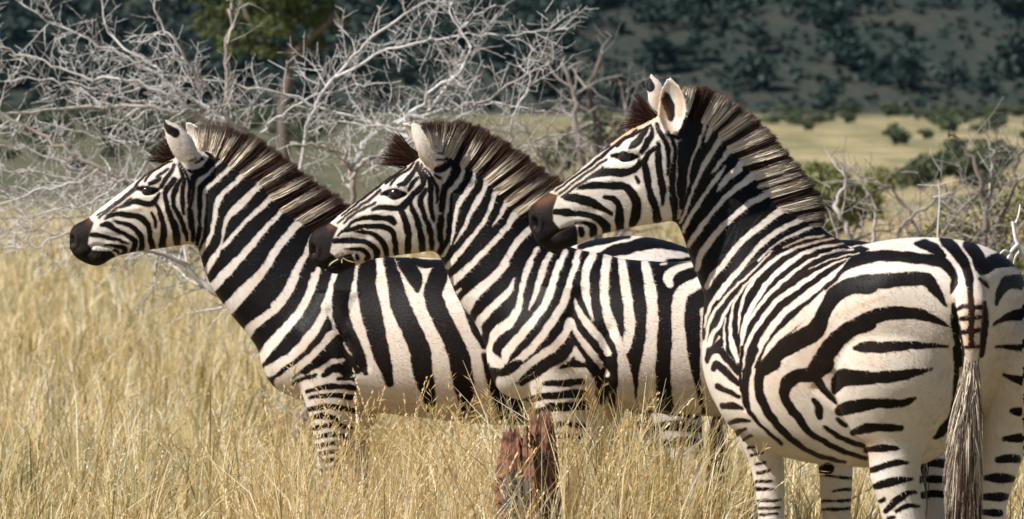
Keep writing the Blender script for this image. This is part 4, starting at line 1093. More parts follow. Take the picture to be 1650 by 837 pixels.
    for i in range(nn):
        q = rng.uniform(-1, 1); r = np.array([bx, by]) + np.array([-(ty - by), tx - bx]) / math.hypot(tx - bx, ty - by) * q * wd * 0.5
        r = np.array([bx, by]); h = hit(bvh, *r)
        hb = hit(bvh, *r, back=True)
        if h is None or hb is None: continue
        c = h.lerp(hb, rng.uniform(0.28, 0.72)) + Vector((rng.normal(0, 0.008), 0, rng.normal(0, 0.010)))
        e = np.array([tx, ty]) + rng.normal(0, 2.2, 2) + np.array([-(ty - by), tx - bx]) / math.hypot(tx - bx, ty - by) * q * wd * 0.85
        e = r + (e - r) * rng.normal(0.95, 0.14)
        roots.append(c); tips.append(W(e[0], e[1], c.y + rng.normal(0, 0.015)))
        b = np.clip(rng.normal(0.5, 0.3), 0, 1)
        attrs.append(np.stack([np.full(5, -5.0), np.linspace(0, 0.8, 5), np.full(5, b), np.ones(5)], 1))
    strands('forelock', np.array(roots), np.array(tips), np.array(attrs), root, 0.003, 4)
    return bvh, me

def tail_hair(name, root, spine, n, coat_fn, width=0.0035):
    """spine rows: px, py, half-width px, D; hairs hang down along it"""
    A = catmull(np.array(spine, float), 8); roots, tips, attrs, bows = [], [], [], []
    for i in range(n):
        u0 = rng.uniform(0, 0.86); ln = rng.uniform(0.5, 1.2) * (0.045 + 0.25 * min(1.0, u0 / 0.28)); u1 = min(1.0, u0 + ln)
        i0, i1 = u0 * (len(A) - 1), u1 * (len(A) - 1)
        a = np.array([np.interp(i0, range(len(A)), A[:, k]) for k in range(4)]); b = np.array([np.interp(i1, range(len(A)), A[:, k]) for k in range(4)])
        q = rng.uniform(-1, 1); z = rng.uniform(-1, 1) * math.sqrt(max(0, 1 - q * q))
        roots.append(W(a[0] + q * a[2] * 0.6, a[1], a[3] + z * a[2] * 0.6 * a[3] / F))
        q2 = q * rng.uniform(0.85, 1.12); tips.append(W(b[0] + q2 * b[2], b[1], b[3] + z * b[2] * 0.8 * b[3] / F))
        attrs.append(coat_fn(u0, u1, q)); bows.append((rng.normal(0, 0.005), rng.normal(0, 0.005), 0))
    return strands(name, np.array(roots), np.array(tips), np.array(attrs), root, width, 4, np.array(bows))

def tail_coat(u0, u1, q):
    u = np.linspace(u0, u1, 5)
    dark = np.clip((u - 0.36 - 0.28 * abs(q) + rng.normal(0, 0.14)) / 0.2, 0, 1) if rng.random() < 0.85 else np.zeros(5)
    d = np.full(5, rng.uniform(-0.9, 3.0)) if rng.random() < 0.8 else np.full(5, -4.0)
    return np.stack([d, dark * 0.95, np.full(5, np.clip(rng.normal(0.5, 0.32), 0, 1)), np.ones(5)], 1)

GROUPZ = 'zebras standing side by side in the grass'

# ---- the zebra behind, on the left
D1 = 13.2
def zebra_far():
    D = D1; mb = MB(); hd = D - 0.03
    px_loft(mb, [(112, 377, 113, 402, 9, hd), (119, 364, 125, 417, 20, hd, 2.4), (143, 351, 156, 429, 25, hd, 2.3), (160, 337, 184, 415, 25, hd, 2.3), (185, 318, 210, 408, 26, hd, 2.3, 0.10),
                 (205, 303, 235, 404, 32, hd, 2.3, 0.25), (234, 281, 262, 400, 41, hd, 2.3, 0.28), (258, 267, 288, 396, 43, hd, 2.3, 0.12), (277, 254, 306, 394, 42, hd, 2.2), (300, 238, 318, 398, 37, hd),
                 (330, 232, 322, 408, 34, D, 2.1, -0.22), (362, 240, 328, 430, 37, D, 2.1, -0.30), (400, 256, 339, 458, 42, D, 2.1, -0.32), (440, 284, 354, 482, 48, D, 2.1, -0.32), (480, 322, 375, 510, 56, D, 2.1, -0.3), (520, 360, 396, 535, 64, D, 2.1, -0.28),
                 (558, 390, 416, 564, 74, D, 2.1, -0.25), (590, 405, 424, 593, 86, D, 2.1, -0.22), (612, 412, 443, 624, 98, D, 2.1, -0.2), (632, 415, 490, 646, 108, D, 2.1, -0.18), (655, 415, 570, 660, 116, D, 2.15, -0.14),
                 (692, 416, 640, 668, 126, D, 2.2, -0.1), (740, 419, 720, 677, 136, D, 2.2, -0.08), (800, 417, 800, 684, 138, D, 2.2, -0.08), (860, 409, 870, 683, 135, D, 2.2, -0.06), (920, 395, 930, 675, 128, D, 2.2), (980, 383, 985, 650, 122, D, 2.2),
                 (1030, 381, 1030, 620, 116, D, 2.2), (1080, 390, 1070, 600, 104, D, 2.2), (1125, 410, 1105, 585, 84, D), (1155, 445, 1135, 560, 50, D), (1166, 480, 1155, 530, 12, D)])
    for s in (-1, 1):
        off = 0.14 * s
        fx = 0 if s < 0 else 34
        leg(mb, [(545 + fx, 470, 40, 0.05), (540 + fx, 530, 66, 0.085), (538 + fx, 590, 62, 0.085), (537 + fx, 640, 48, 0.075), (536 + fx, 690, 33, 0.056), (536 + fx, 750, 25, 0.045), (536 + fx, 800, 22, 0.045), (536 + fx, 850, 15, 0.032), (535 + fx, 920, 14, 0.03), (533 + fx, 950, 17, 0.034), (528 + fx, 970, 19, 0.04), (524 + fx, 992, 23, 0.05)], D + off)
        hx = 0 if s < 0 else -30
        leg(mb, [(1080 + hx, 450, 50, 0.06), (1085 + hx, 520, 78, 0.10), (1080 + hx, 590, 66, 0.10), (1085 + hx, 650, 46, 0.08), (1100 + hx, 710, 33, 0.06), (1118 + hx, 770, 25, 0.045), (1120 + hx, 800, 23, 0.042), (1114 + hx, 850, 16, 0.032), (1110 + hx, 920, 14, 0.03), (1106 + hx, 955, 17, 0.034), (1100 + hx, 992, 22, 0.048)], D + off)
    ear(mb, W(311, 262, D - 0.075), W(263, 191, D - 0.09), (-0.38, 0.92, 0.1), 0.045, 0.010, 0.62)
    ear(mb, W(322, 240, D + 0.05), W(297, 196, D + 0.085), (-0.75, -0.5, 0.1), 0.042, 0.010, 0.62)
    px_loft(mb, [(1130, 420, 1128, 450, 15, D), (1160, 440, 1150, 480, 18, D), (1172, 500, 1150, 510, 13, D), (1170, 560, 1152, 562, 10, D), (1164, 620, 1150, 620, 7, D)], nt=16)
    root = empty('zebra', (W(780, 600, D).x, D, 0))
    tag(root, 'leftmost zebra in profile, farthest back, its chest and legs in the dry grass', 'zebra', GROUPZ)
    finish_zebra(root, mb, Z1_COAT, 0.0058,
        [('1a', '175,455 215,500 190,560 178,640 205,682 330,690 362,722 330,800 180,800 20,700 10,560 100,480'), ],
        [('1a', '560,190,40 650,115,40 740,60,40', 0.75), ('1a', '190,490,50 240,480,40', 0.3), ('1b', '200,220,60 300,330,70', 0.22), ('1b', '250,380,30 330,390,30', 0.35), ('1e', '560,330,120 620,420,120', 0.32), ('px', '640,560,240 800,580,240', 0.22), ('1e', '310,330,50 330,200,50', 0.3), ('1d', '400,570,80 640,420,60 760,560,60', 0.35), ('1a', '700,660,30 860,640,40', 0.35), ('1e', '450,500,90 480,700,120', 0.25)],
        [('1a', '62,600,22 68,640,22', -0.022), ('1a', '110,735,12 180,700,14 215,650,10 330,668,10', -0.008), ('1a', '230,735,50 280,740,50', 0.008), ('1a', '120,690,50 135,710,40', 0.008), ('1a', '45,670,14 95,660,14 100,600,14 70,565,14', 0.005), ('1a', '510,272,14 575,300,30 650,280,14', -0.010), ('1a', '530,235,24 640,225,24', 0.006), ('1a', '700,420,90 760,560,100', 0.010), ('1a', '330,420,30 520,400,30', 0.004), ('1a', '300,600,60 420,590,60', -0.006), ('1a', '905,300,30 900,560,30', -0.010),
         ('1d', '640,260,60 860,640,70', -0.010), ('1d', '420,380,120 560,560,120', 0.012), ('1e', '60,560,60 40,420,50', -0.012)],
        [(237.5, 308.5, 0.021, 0.012)],
        [(318, 240, 314, 203), (339, 243, 350, 199), (372, 264, 412, 216), (394, 279, 446, 239), (419, 295, 475, 261), (438, 314, 500, 281), (456, 337, 525, 299), (486, 355, 552, 317), (530, 385, 590, 352)],
        (289, 261, 257, 237, 34, 520), 0.56)
    tail_hair('tail_tuft', root, [(1157, 600, 7, D), (1156, 660, 14, D), (1154, 740, 18, D), (1152, 840, 12, D)], 260, tail_coat)

# ---- the zebra in the middle
D2 = 12.4
def zebra_mid():
    D = D2; mb = MB(); hd = D - 0.03
    px_loft(mb, [(497, 388, 498, 410, 9, hd), (505, 374, 510, 428, 21, hd, 2.4), (531, 360, 541, 442, 26, hd, 2.3), (548, 346, 571, 430, 27, hd, 2.3), (575, 325, 598, 419, 28, hd, 2.3, 0.10), (602, 305, 622, 415, 34, hd, 2.3, 0.25),
                 (632, 282, 648, 411, 44, hd, 2.3, 0.28), (655, 267, 672, 408, 47, hd, 2.3, 0.12), (673, 255, 692, 405, 45, hd, 2.2), (697, 238, 703, 408, 40, hd), (724, 232, 711, 418, 37, D, 2.1, -0.22), (757, 240, 721, 441, 41, D, 2.1, -0.3), (792, 262, 733, 471, 46, D, 2.1, -0.32),
                 (828, 296, 746, 494, 54, D, 2.1, -0.32), (860, 338, 760, 513, 63, D, 2.1, -0.3), (888, 372, 772, 533, 73, D, 2.1, -0.28), (910, 393, 783, 560, 86, D, 2.1, -0.25), (928, 401, 788, 595, 98, D, 2.1, -0.22), (946, 405, 812, 635, 108, D, 2.1, -0.18), (968, 408, 880, 652, 118, D, 2.1, -0.14),
                 (1002, 417, 960, 656, 130, D, 2.2, -0.1), (1045, 421, 1035, 660, 140, D, 2.2, -0.08), (1100, 423, 1100, 667, 145, D, 2.2, -0.08), (1160, 421, 1165, 670, 145, D, 2.2, -0.06), (1225, 410, 1230, 662, 138, D, 2.2), (1290, 395, 1295, 640, 130, D, 2.2),
                 (1350, 387, 1350, 612, 122, D, 2.2), (1405, 392, 1398, 592, 110, D, 2.2), (1455, 412, 1442, 575, 88, D), (1487, 446, 1472, 550, 52, D), (1498, 480, 1490, 520, 12, D)])
    for s in (-1, 1):
        off = 0.14 * s
        fx = 0 if s < 0 else 60
        leg(mb, [(910 + fx, 460, 42, 0.05), (905 + fx, 530, 72, 0.088), (904 + fx, 590, 64, 0.088), (905 + fx, 640, 48, 0.075), (905 + fx, 690, 35, 0.056), (905 + fx, 750, 27, 0.046), (905 + fx, 810, 24, 0.046), (905 + fx, 870, 16, 0.032), (904 + fx, 960, 15, 0.03), (902 + fx, 995, 18, 0.035), (896 + fx, 1020, 20, 0.042), (892 + fx, 1045, 25, 0.052)], D + off)
        hx = 0 if s < 0 else 45
        leg(mb, [(1410 + hx, 450, 50, 0.06), (1415 + hx, 520, 84, 0.10), (1412 + hx, 595, 72, 0.10), (1420 + hx, 660, 50, 0.08), (1440 + hx, 720, 36, 0.06), (1462 + hx, 785, 27, 0.046), (1466 + hx, 820, 25, 0.042), (1458 + hx, 880, 17, 0.032), (1452 + hx, 960, 15, 0.03), (1448 + hx, 1000, 18, 0.034), (1440 + hx, 1045, 24, 0.05)], D + off)
    ear(mb, W(707, 266, D - 0.085), W(661, 196, D - 0.10), (-0.62, 0.74, 0.15), 0.047, 0.010, 0.7)
    ear(mb, W(690, 246, D + 0.05), W(645, 196, D + 0.09), (-0.9, -0.2, 0.2), 0.034, 0.010, 0.7)
    px_loft(mb, [(1460, 422, 1458, 452, 15, D), (1490, 445, 1480, 485, 18, D), (1500, 505, 1480, 510, 13, D), (1498, 560, 1480, 562, 10, D), (1492, 620, 1478, 620, 7, D)], nt=16)
    root = empty('zebra', (W(1120, 600, D).x, D, 0))
    tag(root, 'middle zebra in profile with a grass straw in its mouth, behind the broken stump', 'zebra', GROUPZ)
    bvh, me = finish_zebra(root, mb, Z2_COAT, 0.0058,
        [('2a', '190,485 245,520 210,590 192,680 232,720 330,690 362,752 330,860 90,860 0,700 10,590 80,530')],
        [('2a', '600,170,34 680,110,34 770,60,40', 0.6), ('2a', '190,510,50 240,500,40', 0.3), ('2b', '330,250,60 400,370,80', 0.22), ('2b', '350,430,50 420,470,40', 0.25), ('2b', '215,120,26 240,260,30 300,370,30', 0.6), ('2e', '460,560,120 560,700,120', 0.28), ('px', '900,580,200 1130,580,240', 0.18), ('2d', '450,540,80 640,420,60 760,560,60', 0.32), ('2a', '750,690,30 880,670,40', 0.4), ('2e', '340,640,90', 0.25)],
        [('2a', '72,650,24 76,690,24', -0.024), ('2a', '95,775,12 170,745,12 230,715,14 340,690,10', -0.009), ('2a', '220,775,50 270,780,50', 0.008), ('2a', '120,720,50 140,740,40', 0.008), ('2a', '45,720,14 100,715,14 118,650,14 85,615,14', 0.005), ('2a', '528,300,14 620,312,34 690,300,14', -0.011), ('2a', '560,250,24 680,250,24', 0.007), ('2a', '680,460,90 760,600,100', 0.010), ('2a', '340,440,30 520,420,30', 0.004), ('2a', '300,600,60 420,590,60', -0.006), ('2a', '925,330,30 900,600,30', -0.010),
         ('2d', '620,320,60 830,640,70', -0.010), ('2d', '450,380,110 560,560,110', 0.012), ('2d', '830,400,80 800,700,70', -0.012)],
        [(637, 313, 0.023, 0.013)],
        [(690, 236, 674, 201), (705, 241, 700, 191), (719, 246, 745, 192), (742, 262, 775, 201), (763, 271, 805, 217), (784, 287, 838, 238), (800, 302, 862, 256), (819, 323, 886, 276), (835, 338, 905, 287), (880, 372, 935, 320)],
        (677, 263, 627, 240, 34, 620), 0.48)
    tail_hair('tail_tuft', root, [(1485, 600, 7, D), (1484, 660, 14, D), (1482, 740, 18, D), (1480, 840, 12, D)], 260, tail_coat)
    # straw held between its lips
    st = MB()
    for pts in ([(545, 418), (535, 424), (524, 436)], [(552, 416), (562, 421), (575, 423), (588, 421)], [(551, 418), (551, 424)]):
        q = []
        for (x, y) in pts:
            h = hit(bvh, x, y); q.append((h + Vector((0, -0.004, 0))) if h is not None else W(x, y, D - 0.09))
        st.tube(catmull(q, 4), np.full(4 * (len(q) - 1) + 1, 0.0022), 5)
    t = NT('straw'); t.base((0.62, 0.50, 0.28), 0.6)
    tag(st.build('grass_straw', t.m), 'pale bent grass straw hanging from the mouth of the middle zebra', 'straw')

# ---- the zebra in front, seen from behind its left flank with its head turned in profile
D3 = 10.6; TH = math.radians(23)
H3 = Vector((-math.sin(TH), math.cos(TH), 0)); L3 = Vector((-math.cos(TH), -math.sin(TH), 0))
T3 = W(1560, 470, D3); T3.z = 0
def B3(s, l, z): return T3 + H3 * s + L3 * l + Vector((0, 0, z))
def mirror3(P, N):
    rel = P - np.array(T3); s = rel @ np.array(H3); l = rel @ np.array(L3)
    back = (N[:, 1] > 0.05) & (l < 0.02) & (s < 1.15) & (P[:, 2] < 1.42)
    back |= (l < -0.08) & (s < 0.6) & (HX + F * P[:, 0] / P[:, 1] > 1648) & (P[:, 2] < 1.42)
    Q = P.copy(); Q[back] = P[back] - 2 * l[back, None] * np.array(L3)[None, :]
    return Q
def zebra_near():
    mb = MB()
    tor = [(-0.02, 1.17, 1.25, 0.03), (0.0, 1.12, 1.285, 0.08), (0.04, 1.05, 1.325, 0.15), (0.11, 0.93, 1.354, 0.24), (0.25, 0.75, 1.368, 0.292), (0.4, 0.715, 1.352, 0.305), (0.55, 0.70, 1.325, 0.320), (0.75, 0.692, 1.305, 0.328), (0.95, 0.70, 1.30, 0.300), (1.1, 0.73, 1.30, 0.25), (1.25, 0.79, 1.28, 0.20), (1.36, 0.88, 1.2, 0.13), (1.40, 0.95, 1.1, 0.05)]
    C, U, V, P, K = [], [], [], [], []
    for (s, zb, zt, w) in tor:
        C.append(B3(s, 0, (zb + zt) / 2)); U.append(Vector((0, 0, (zt - zb) / 2))); V.append(L3 * w); P.append(2.15); K.append(float(np.interp(s, [0, 0.25, 0.42, 0.58, 0.75], [0.1, 0.42, 0.34, 0.06, -0.16])))
    loft(mb, C, U, V, P, K, nt=96)
    n1, h1 = 11.72, 11.6
    px_loft(mb, [(851, 340, 853, 366, 11, h1), (858, 331, 868, 394, 25, h1, 2.4), (880, 314, 893, 405, 30, h1, 2.3), (909, 292, 931, 394, 31, h1, 2.3), (944, 265, 964, 379, 35, h1, 2.3, 0.12), (983, 233, 1000, 371, 43, h1, 2.3, 0.27), (1018, 208, 1030, 364, 51, h1, 2.3, 0.25), (1045, 193, 1060, 360, 52, h1, 2.3, 0.1),
                 (1075, 178, 1084, 357, 46, h1), (1110, 168, 1094, 366, 41, 11.63, 2.1, -0.2), (1142, 174, 1102, 385, 43, 11.66, 2.1, -0.3), (1177, 194, 1110, 410, 49, n1, 2.1, -0.32), (1212, 224, 1118, 432, 56, n1, 2.1, -0.32), (1247, 262, 1127, 455, 64, n1, 2.1, -0.3), (1280, 305, 1135, 478, 76, n1, 2.1, -0.28),
                 (1307, 348, 1133, 510, 90, n1, 2.1, -0.25), (1332, 374, 1132, 550, 100, n1, 2.1, -0.22), (1358, 390, 1143, 598, 104, n1, 2.1, -0.2), (1380, 410, 1180, 640, 86, n1)])
    # left hind, right hind, left fore, right fore
    leg(mb, [(1462, 440, 70, 0.10), (1450, 500, 100, 0.175, -0.01), (1446, 560, 105, 0.20, -0.01), (1445, 610, 102, 0.19, -0.01), (1444, 655, 93, 0.155), (1443, 697, 69, 0.105), (1444, 724, 47, 0.085), (1442, 770, 39, 0.075), (1450, 810, 35, 0.07, 0.0), (1458, 845, 34, 0.07, 0.0), (1464, 890, 25, 0.05), (1464, 960, 18, 0.036), (1462, 1060, 18, 0.036), (1460, 1105, 23, 0.045), (1456, 1135, 25, 0.055), (1454, 1172, 32, 0.07)], 10.80)
    leg(mb, [(1640, 460, 60, 0.10), (1652, 510, 84, 0.175, -0.02), (1654, 575, 80, 0.20, -0.02), (1648, 640, 66, 0.16), (1628, 695, 44, 0.10), (1618, 727, 34, 0.08), (1608, 770, 28, 0.07), (1600, 818, 21, 0.065), (1600, 880, 24, 0.065), (1598, 930, 18, 0.045), (1596, 1060, 17, 0.036), (1595, 1105, 22, 0.045), (1592, 1165, 30, 0.065)], 10.92)
    leg(mb, [(1200, 500, 40, 0.07), (1197, 560, 57, 0.09), (1200, 610, 52, 0.09), (1205, 650, 43, 0.08), (1216, 690, 35, 0.068), (1226, 720, 31, 0.06), (1235, 745, 28, 0.055), (1239, 772, 25, 0.05), (1242, 811, 22, 0.045), (1243, 870, 20, 0.045), (1243, 905, 21, 0.045), (1243, 950, 15, 0.032), (1243, 1030, 14, 0.03), (1242, 1065, 18, 0.036), (1238, 1108, 25, 0.052)], 11.56)
    leg(mb, [(1335, 660, 44, 0.08), (1340, 710, 36, 0.065), (1346, 750, 28, 0.055), (1347, 800, 25, 0.05), (1347, 860, 22, 0.045), (1347, 900, 20, 0.045), (1347, 950, 15, 0.032), (1347, 1030, 14, 0.03), (1346, 1065, 18, 0.036), (1342, 1100, 25, 0.052)], 11.76)
    ear(mb, W(1085, 216, h1 - 0.085), W(1078, 122, h1 - 0.10), (-0.42, -0.9, 0.05), 0.050, 0.010, 0.62, 0.0, 150, 76)
    ear(mb, W(1068, 182, h1 + 0.07), W(1046, 117, h1 + 0.09), (-0.2, 0.97, 0.05), 0.034, 0.010, 0.6)
    # tail dock
    tb = D3 - 0.07
    leg(mb, [(1558, 432, 20, 0.05, 0.10), (1562, 465, 24, 0.05, 0.05), (1563, 490, 23, 0.04, 0.0), (1564, 520, 20, 0.034, -0.01), (1564, 560, 15, 0.026, -0.01), (1563, 600, 10, 0.018), (1562, 640, 7, 0.012)], tb)
    root = empty('zebra', B3(0.6, 0, 0))
    tag(root, 'nearest zebra on the right seen from behind, head turned left, tail hanging', 'zebra', GROUPZ)
    wr = []
    for k in range(9):
        x = 250 + k * 26; y = 540 - k * 6
        wr.append(('3c', '%d,%d,7 %d,%d,7 %d,%d,7' % (x - 60, y + 70, x, y - 40, x + 90, y - 170), -0.0035))
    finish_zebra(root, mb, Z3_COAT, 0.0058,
        [('3a', '150,470 215,490 185,580 188,640 225,692 318,660 332,720 330,830 140,850 0,700 0,600 50,540'), ('3b', '315,160 350,190 385,260 388,340 365,390 338,370 305,290 285,225')],
        [('3a', '540,180,36 650,100,40 770,40,40', 0.95), ('3a', '110,530,80 190,500,50', 0.4), ('3a', '780,660,30 900,640,40', 0.45), ('3b', '280,130,60 250,230,40 300,380,50', 0.6), ('3b', '400,140,50 435,240,40 420,330,50', 0.6), ('3b', '290,160,50 280,230,40 320,340,40', 0.7), ('3b', '500,330,40 560,400,50', 0.55),
         ('3e', '60,520,40 200,450,34 330,400,30', 0.5), ('3d', '870,480,30 780,640,34 720,720,34', 0.5), ('3d', '560,60,60 760,20,60 930,60,50', 0.55), ('3d', '500,330,24 720,190,30', 0.4), ('3f', '620,140,60 540,180,40', 0.4), ('3f', '820,430,120 800,540,90', 0.5), ('3e', '850,400,110 855,560,110 855,690,110', 0.75), ('3e', '1080,420,60 1165,420,60', 0.3), ('px', '1240,620,220 1400,560,260 1600,560,260', 0.20), ('3b', '245,200,40 270,330,50 360,440,60', 0.5), ('3g', '100,20,60 250,20,50', 0.25), ('3e', '40,760,40 20,800,40', 0.4), ('3f', '205,440,34 250,540,34 290,640,30', 0.25)],
        [('3a', '72,640,26 78,670,26', -0.024), ('3a', '105,775,12 170,735,12 220,700,14 330,650,10 400,668,8', -0.009), ('3a', '230,755,60 270,760,60', 0.008), ('3a', '110,715,50 130,740,40', 0.008), ('3a', '40,690,16 100,700,16 120,640,16 80,600,16', 0.005), ('3a', '530,262,14 610,278,34 690,268,14', -0.011), ('3a', '560,225,24 690,222,24', 0.007), ('3a', '700,460,90 800,560,100', 0.010), ('3a', '350,420,30 520,400,30', 0.004), ('3a', '320,600,60 430,590,60', -0.006), ('3a', '930,330,30 920,600,30', -0.008),
         ('3f', '200,40,36 190,160,30 215,290,30', -0.014), ('3f', '560,200,40 650,270,40', -0.012), ('3f', '640,130,40 660,220,36', -0.010), ('3d', '120,520,60 170,700,50', 0.010)] + wr,
        [(1008, 253, 0.023, 0.013)],
        [(1088, 186, 1092, 138), (1109, 187, 1125, 136), (1134, 195, 1160, 146), (1147, 202, 1180, 159), (1163, 217, 1213, 179), (1179, 239, 1243, 208), (1200, 260, 1266, 237), (1221, 288, 1292, 266), (1240, 315, 1312, 293), (1263, 337, 1328, 322), (1293, 354, 1331, 346), (1311, 366, 1326, 364)],
        (1060, 199, 1018, 181, 34, 620), 0.74, mirror=mirror3)
    tail_hair('tail_tuft', root, [(1564, 530, 15, tb), (1564, 565, 12, tb), (1564, 600, 12, tb - 0.01), (1561, 640, 17, tb - 0.015), (1556, 690, 27, tb - 0.02), (1553, 760, 32, tb - 0.02), (1552, 840, 31, tb - 0.02), (1553, 930, 26, tb), (1554, 1000, 12, tb)], 4800, tail_coat, 0.0027)

zebra_far(); zebra_mid(); zebra_near()
# ------------------------------------------------------------------ broken stump in front of the middle zebra
def stump():
    t = NT('rotten red wood'); at = t.attr('wood'); sep = t.n('ShaderNodeSeparateColor'); t.l(at.outputs['Color'], sep.inputs[0]); co = t.coord('Object')
    mp = t.n('ShaderNodeMapping'); mp.inputs['Scale'].default_value = (1, 1, 0.22); t.l(co, mp.inputs[0])
    n = t.noise(90, 6, 0.75, mp.outputs[0]); n2 = t.noise(38, 5, 0.7, co)
    red = t.mix(t.rng(n, 0.35, 0.7), (0.19, 0.07, 0.038), (0.44, 0.23, 0.14)); red = t.mix(t.rng(n2, 0.46, 0.62, 0, 0.9), red, (0.05, 0.018, 0.012))
    bark = t.mix(t.rng(n, 0.3, 0.7), (0.045, 0.04, 0.038), (0.19, 0.17, 0.155))
    t.base(t.mix(sep.outputs[0], red, bark), 0.85, 0.2); t.bump(n, 0.9, 0.012)
    D = 11.55; b = W(866, 0, D); root = empty('tree_stump', (b.x, D, 0)); tag(root, 'broken rotten reddish tree stump with grey bark before the middle zebra', 'stump')
    def column(name, cx, top_y, rx, ry, dd, bark, seed, peaks):
        r = np.random.default_rng(seed); nt, nz = 72, 46; th = np.linspace(0, 2 * np.pi, nt, endpoint=False)
        zt = CAM_H - (top_y - HY) * D / F; V = []; C = []
        amp = sum(r.uniform(0.04, 0.10) * np.cos((i + 2) * th + r.uniform(0, 6)) for i in range(6))
        ridge = r.normal(0, 0.05, nt) + 0.05 * np.sign(np.sin(13 * th + r.uniform(0, 6)))
        edge = np.abs(r.normal(0, 0.015, nt)) + sum(r.uniform(0.3, 1.0) * np.cos((i + 2) * th + r.uniform(0, 6)) for i in range(7)) * peaks
        c = W(cx, 0, D + dd)
        for k in range(nz):
            f = k / (nz - 1)
            z = np.minimum(-0.05 + (zt + 0.05) * f, zt - 0.05 - np.abs(edge) * 0.5 + 0.05 * (f > 0.8)) if f > 0.6 else np.full(nt, -0.05 + (zt + 0.05) * f)
            z = -0.05 + (zt + 0.05 - np.abs(edge)) * f
            w = (1.22 - 0.30 * f - 0.25 * max(0, f - 0.8) / 0.2) * (1 + amp + ridge + r.normal(0, 0.025, nt)) + 0.05 * np.sin(9 * f + th * 2)
            V.append(np.stack([c.x + np.cos(th) * rx * w - 0.03 * f, c.y + np.sin(th) * ry * w, z], 1))
            bk = np.clip(bark(th, f) + r.normal(0, 0.1, nt), 0, 1); C.append(np.stack([bk, bk, bk, np.ones(nt)], 1))
        V.append(np.array([[c.x, c.y, zt - 0.12]])); C.append(np.array([[0, 0, 0, 1.0]]))
        i = np.arange(nz - 1)[:, None] * nt; j = np.arange(nt)[None, :]; jn = (j + 1) % nt
        F4 = np.stack([i + j, i + jn, i + nt + jn, i + nt + j], -1).reshape(-1, 4); e = (nz - 1) * nt; j = np.arange(nt)
        mb = MB(); mb.add(np.concatenate(V), F4=F4, F3=np.stack([e + j, e + (j + 1) % nt, np.full(nt, nz * nt)], 1), C=np.concatenate(C)); mb.build(name, t.m, root, smooth=False, attr='wood')
    column('heartwood', 850, 684, 0.060, 0.06, -0.01, lambda th, f: np.where((np.cos(th + 1.35) > 0.1) & (f < 0.86), 1.0, 0.0), 3, 0.022)
    column('heartwood', 887, 660, 0.044, 0.05, 0.03, lambda th, f: np.zeros_like(th), 5, 0.022)
    column('splinter', 869, 705, 0.026, 0.03, -0.045, lambda th, f: np.full_like(th, 0.3 if f < 0.7 else 0.0), 9, 0.05)
stump()

# ------------------------------------------------------------------ grass
def grass_material():
    t = NT('dry grass'); at = t.attr('grass'); sep = t.n('ShaderNodeSeparateColor'); t.l(at.outputs['Color'], sep.inputs[0])
    h, g, f = sep.outputs
    c = t.ramp(h, [(0.0, (0.36, 0.25, 0.10)), (0.35, (0.62, 0.44, 0.18)), (0.7, (0.78, 0.60, 0.31)), (1.0, (0.88, 0.80, 0.60))])
    c = t.mix(g, c, (0.17, 0.20, 0.055))
    t.base(c, 0.6, 0.3)
    tr = t.n('ShaderNodeBsdfTranslucent'); t.l(c, tr.inputs[0])
    ms = t.n('ShaderNodeMixShader'); ms.inputs[0].default_value = 0.42
    out = t.t.nodes['Material Output']; t.l(t.b.outputs[0], ms.inputs[1]); t.l(tr.outputs[0], ms.inputs[2]); t.l(ms.outputs[0], out.inputs[0])
    return t.m
M_GRASS = grass_material()

def ribbons(base, tip, bow, width, hue, green, segs=4):
    n = len(base); m = segs + 1; t = np.linspace(0, 1, m)[None, :, None]
    P = base[:, None, :] * (1 - t) + tip[:, None, :] * t + bow[:, None, :] * (t * t * (1 - t) * 4)
    side = np.stack([rng.normal(size=n), rng.normal(size=n) * 0.6, rng.normal(size=n) * 0.15], 1); side /= np.linalg.norm(side, axis=1)[:, None]
    w = width[:, None, None] * 0.5 * np.interp(np.linspace(0, 4, m), range(5), [0.8, 1.0, 0.9, 0.65, 0.08])[None, :, None]
    V = np.stack([P - side[:, None, :] * w, P + side[:, None, :] * w], 2).reshape(-1, 3)
    b = np.arange(n)[:, None] * (2 * m) + np.arange(segs)[None, :] * 2
    Fq = np.stack([b, b + 1, b + 3, b + 2], -1).reshape(-1, 4)
    C = np.repeat(np.stack([hue, green, np.zeros(n), np.ones(n)], 1), 2 * m, axis=0)
    return V, Fq, C

def field(n, d0, d1, power=1.0):
    """random ground spots over the strip the lens takes in, d0..d1 metres away"""
    y = (d0 ** (1 + power) + rng.uniform(0, 1, n) * (d1 ** (1 + power) - d0 ** (1 + power))) ** (1 / (1 + power))
    x = rng.uniform(-1, 1, n) * (0.165 * y + 0.7)
    return x, y

def patch(x, y, s=1.0, ph=0.0):
    return 0.5 + 0.25 * (np.sin(x * 3.1 * s + 1.3 * np.sin(y * 1.7 * s + ph)) + np.sin(y * 2.3 * s + 1.1 * np.sin(x * 2.2 * s + 2 + ph)))

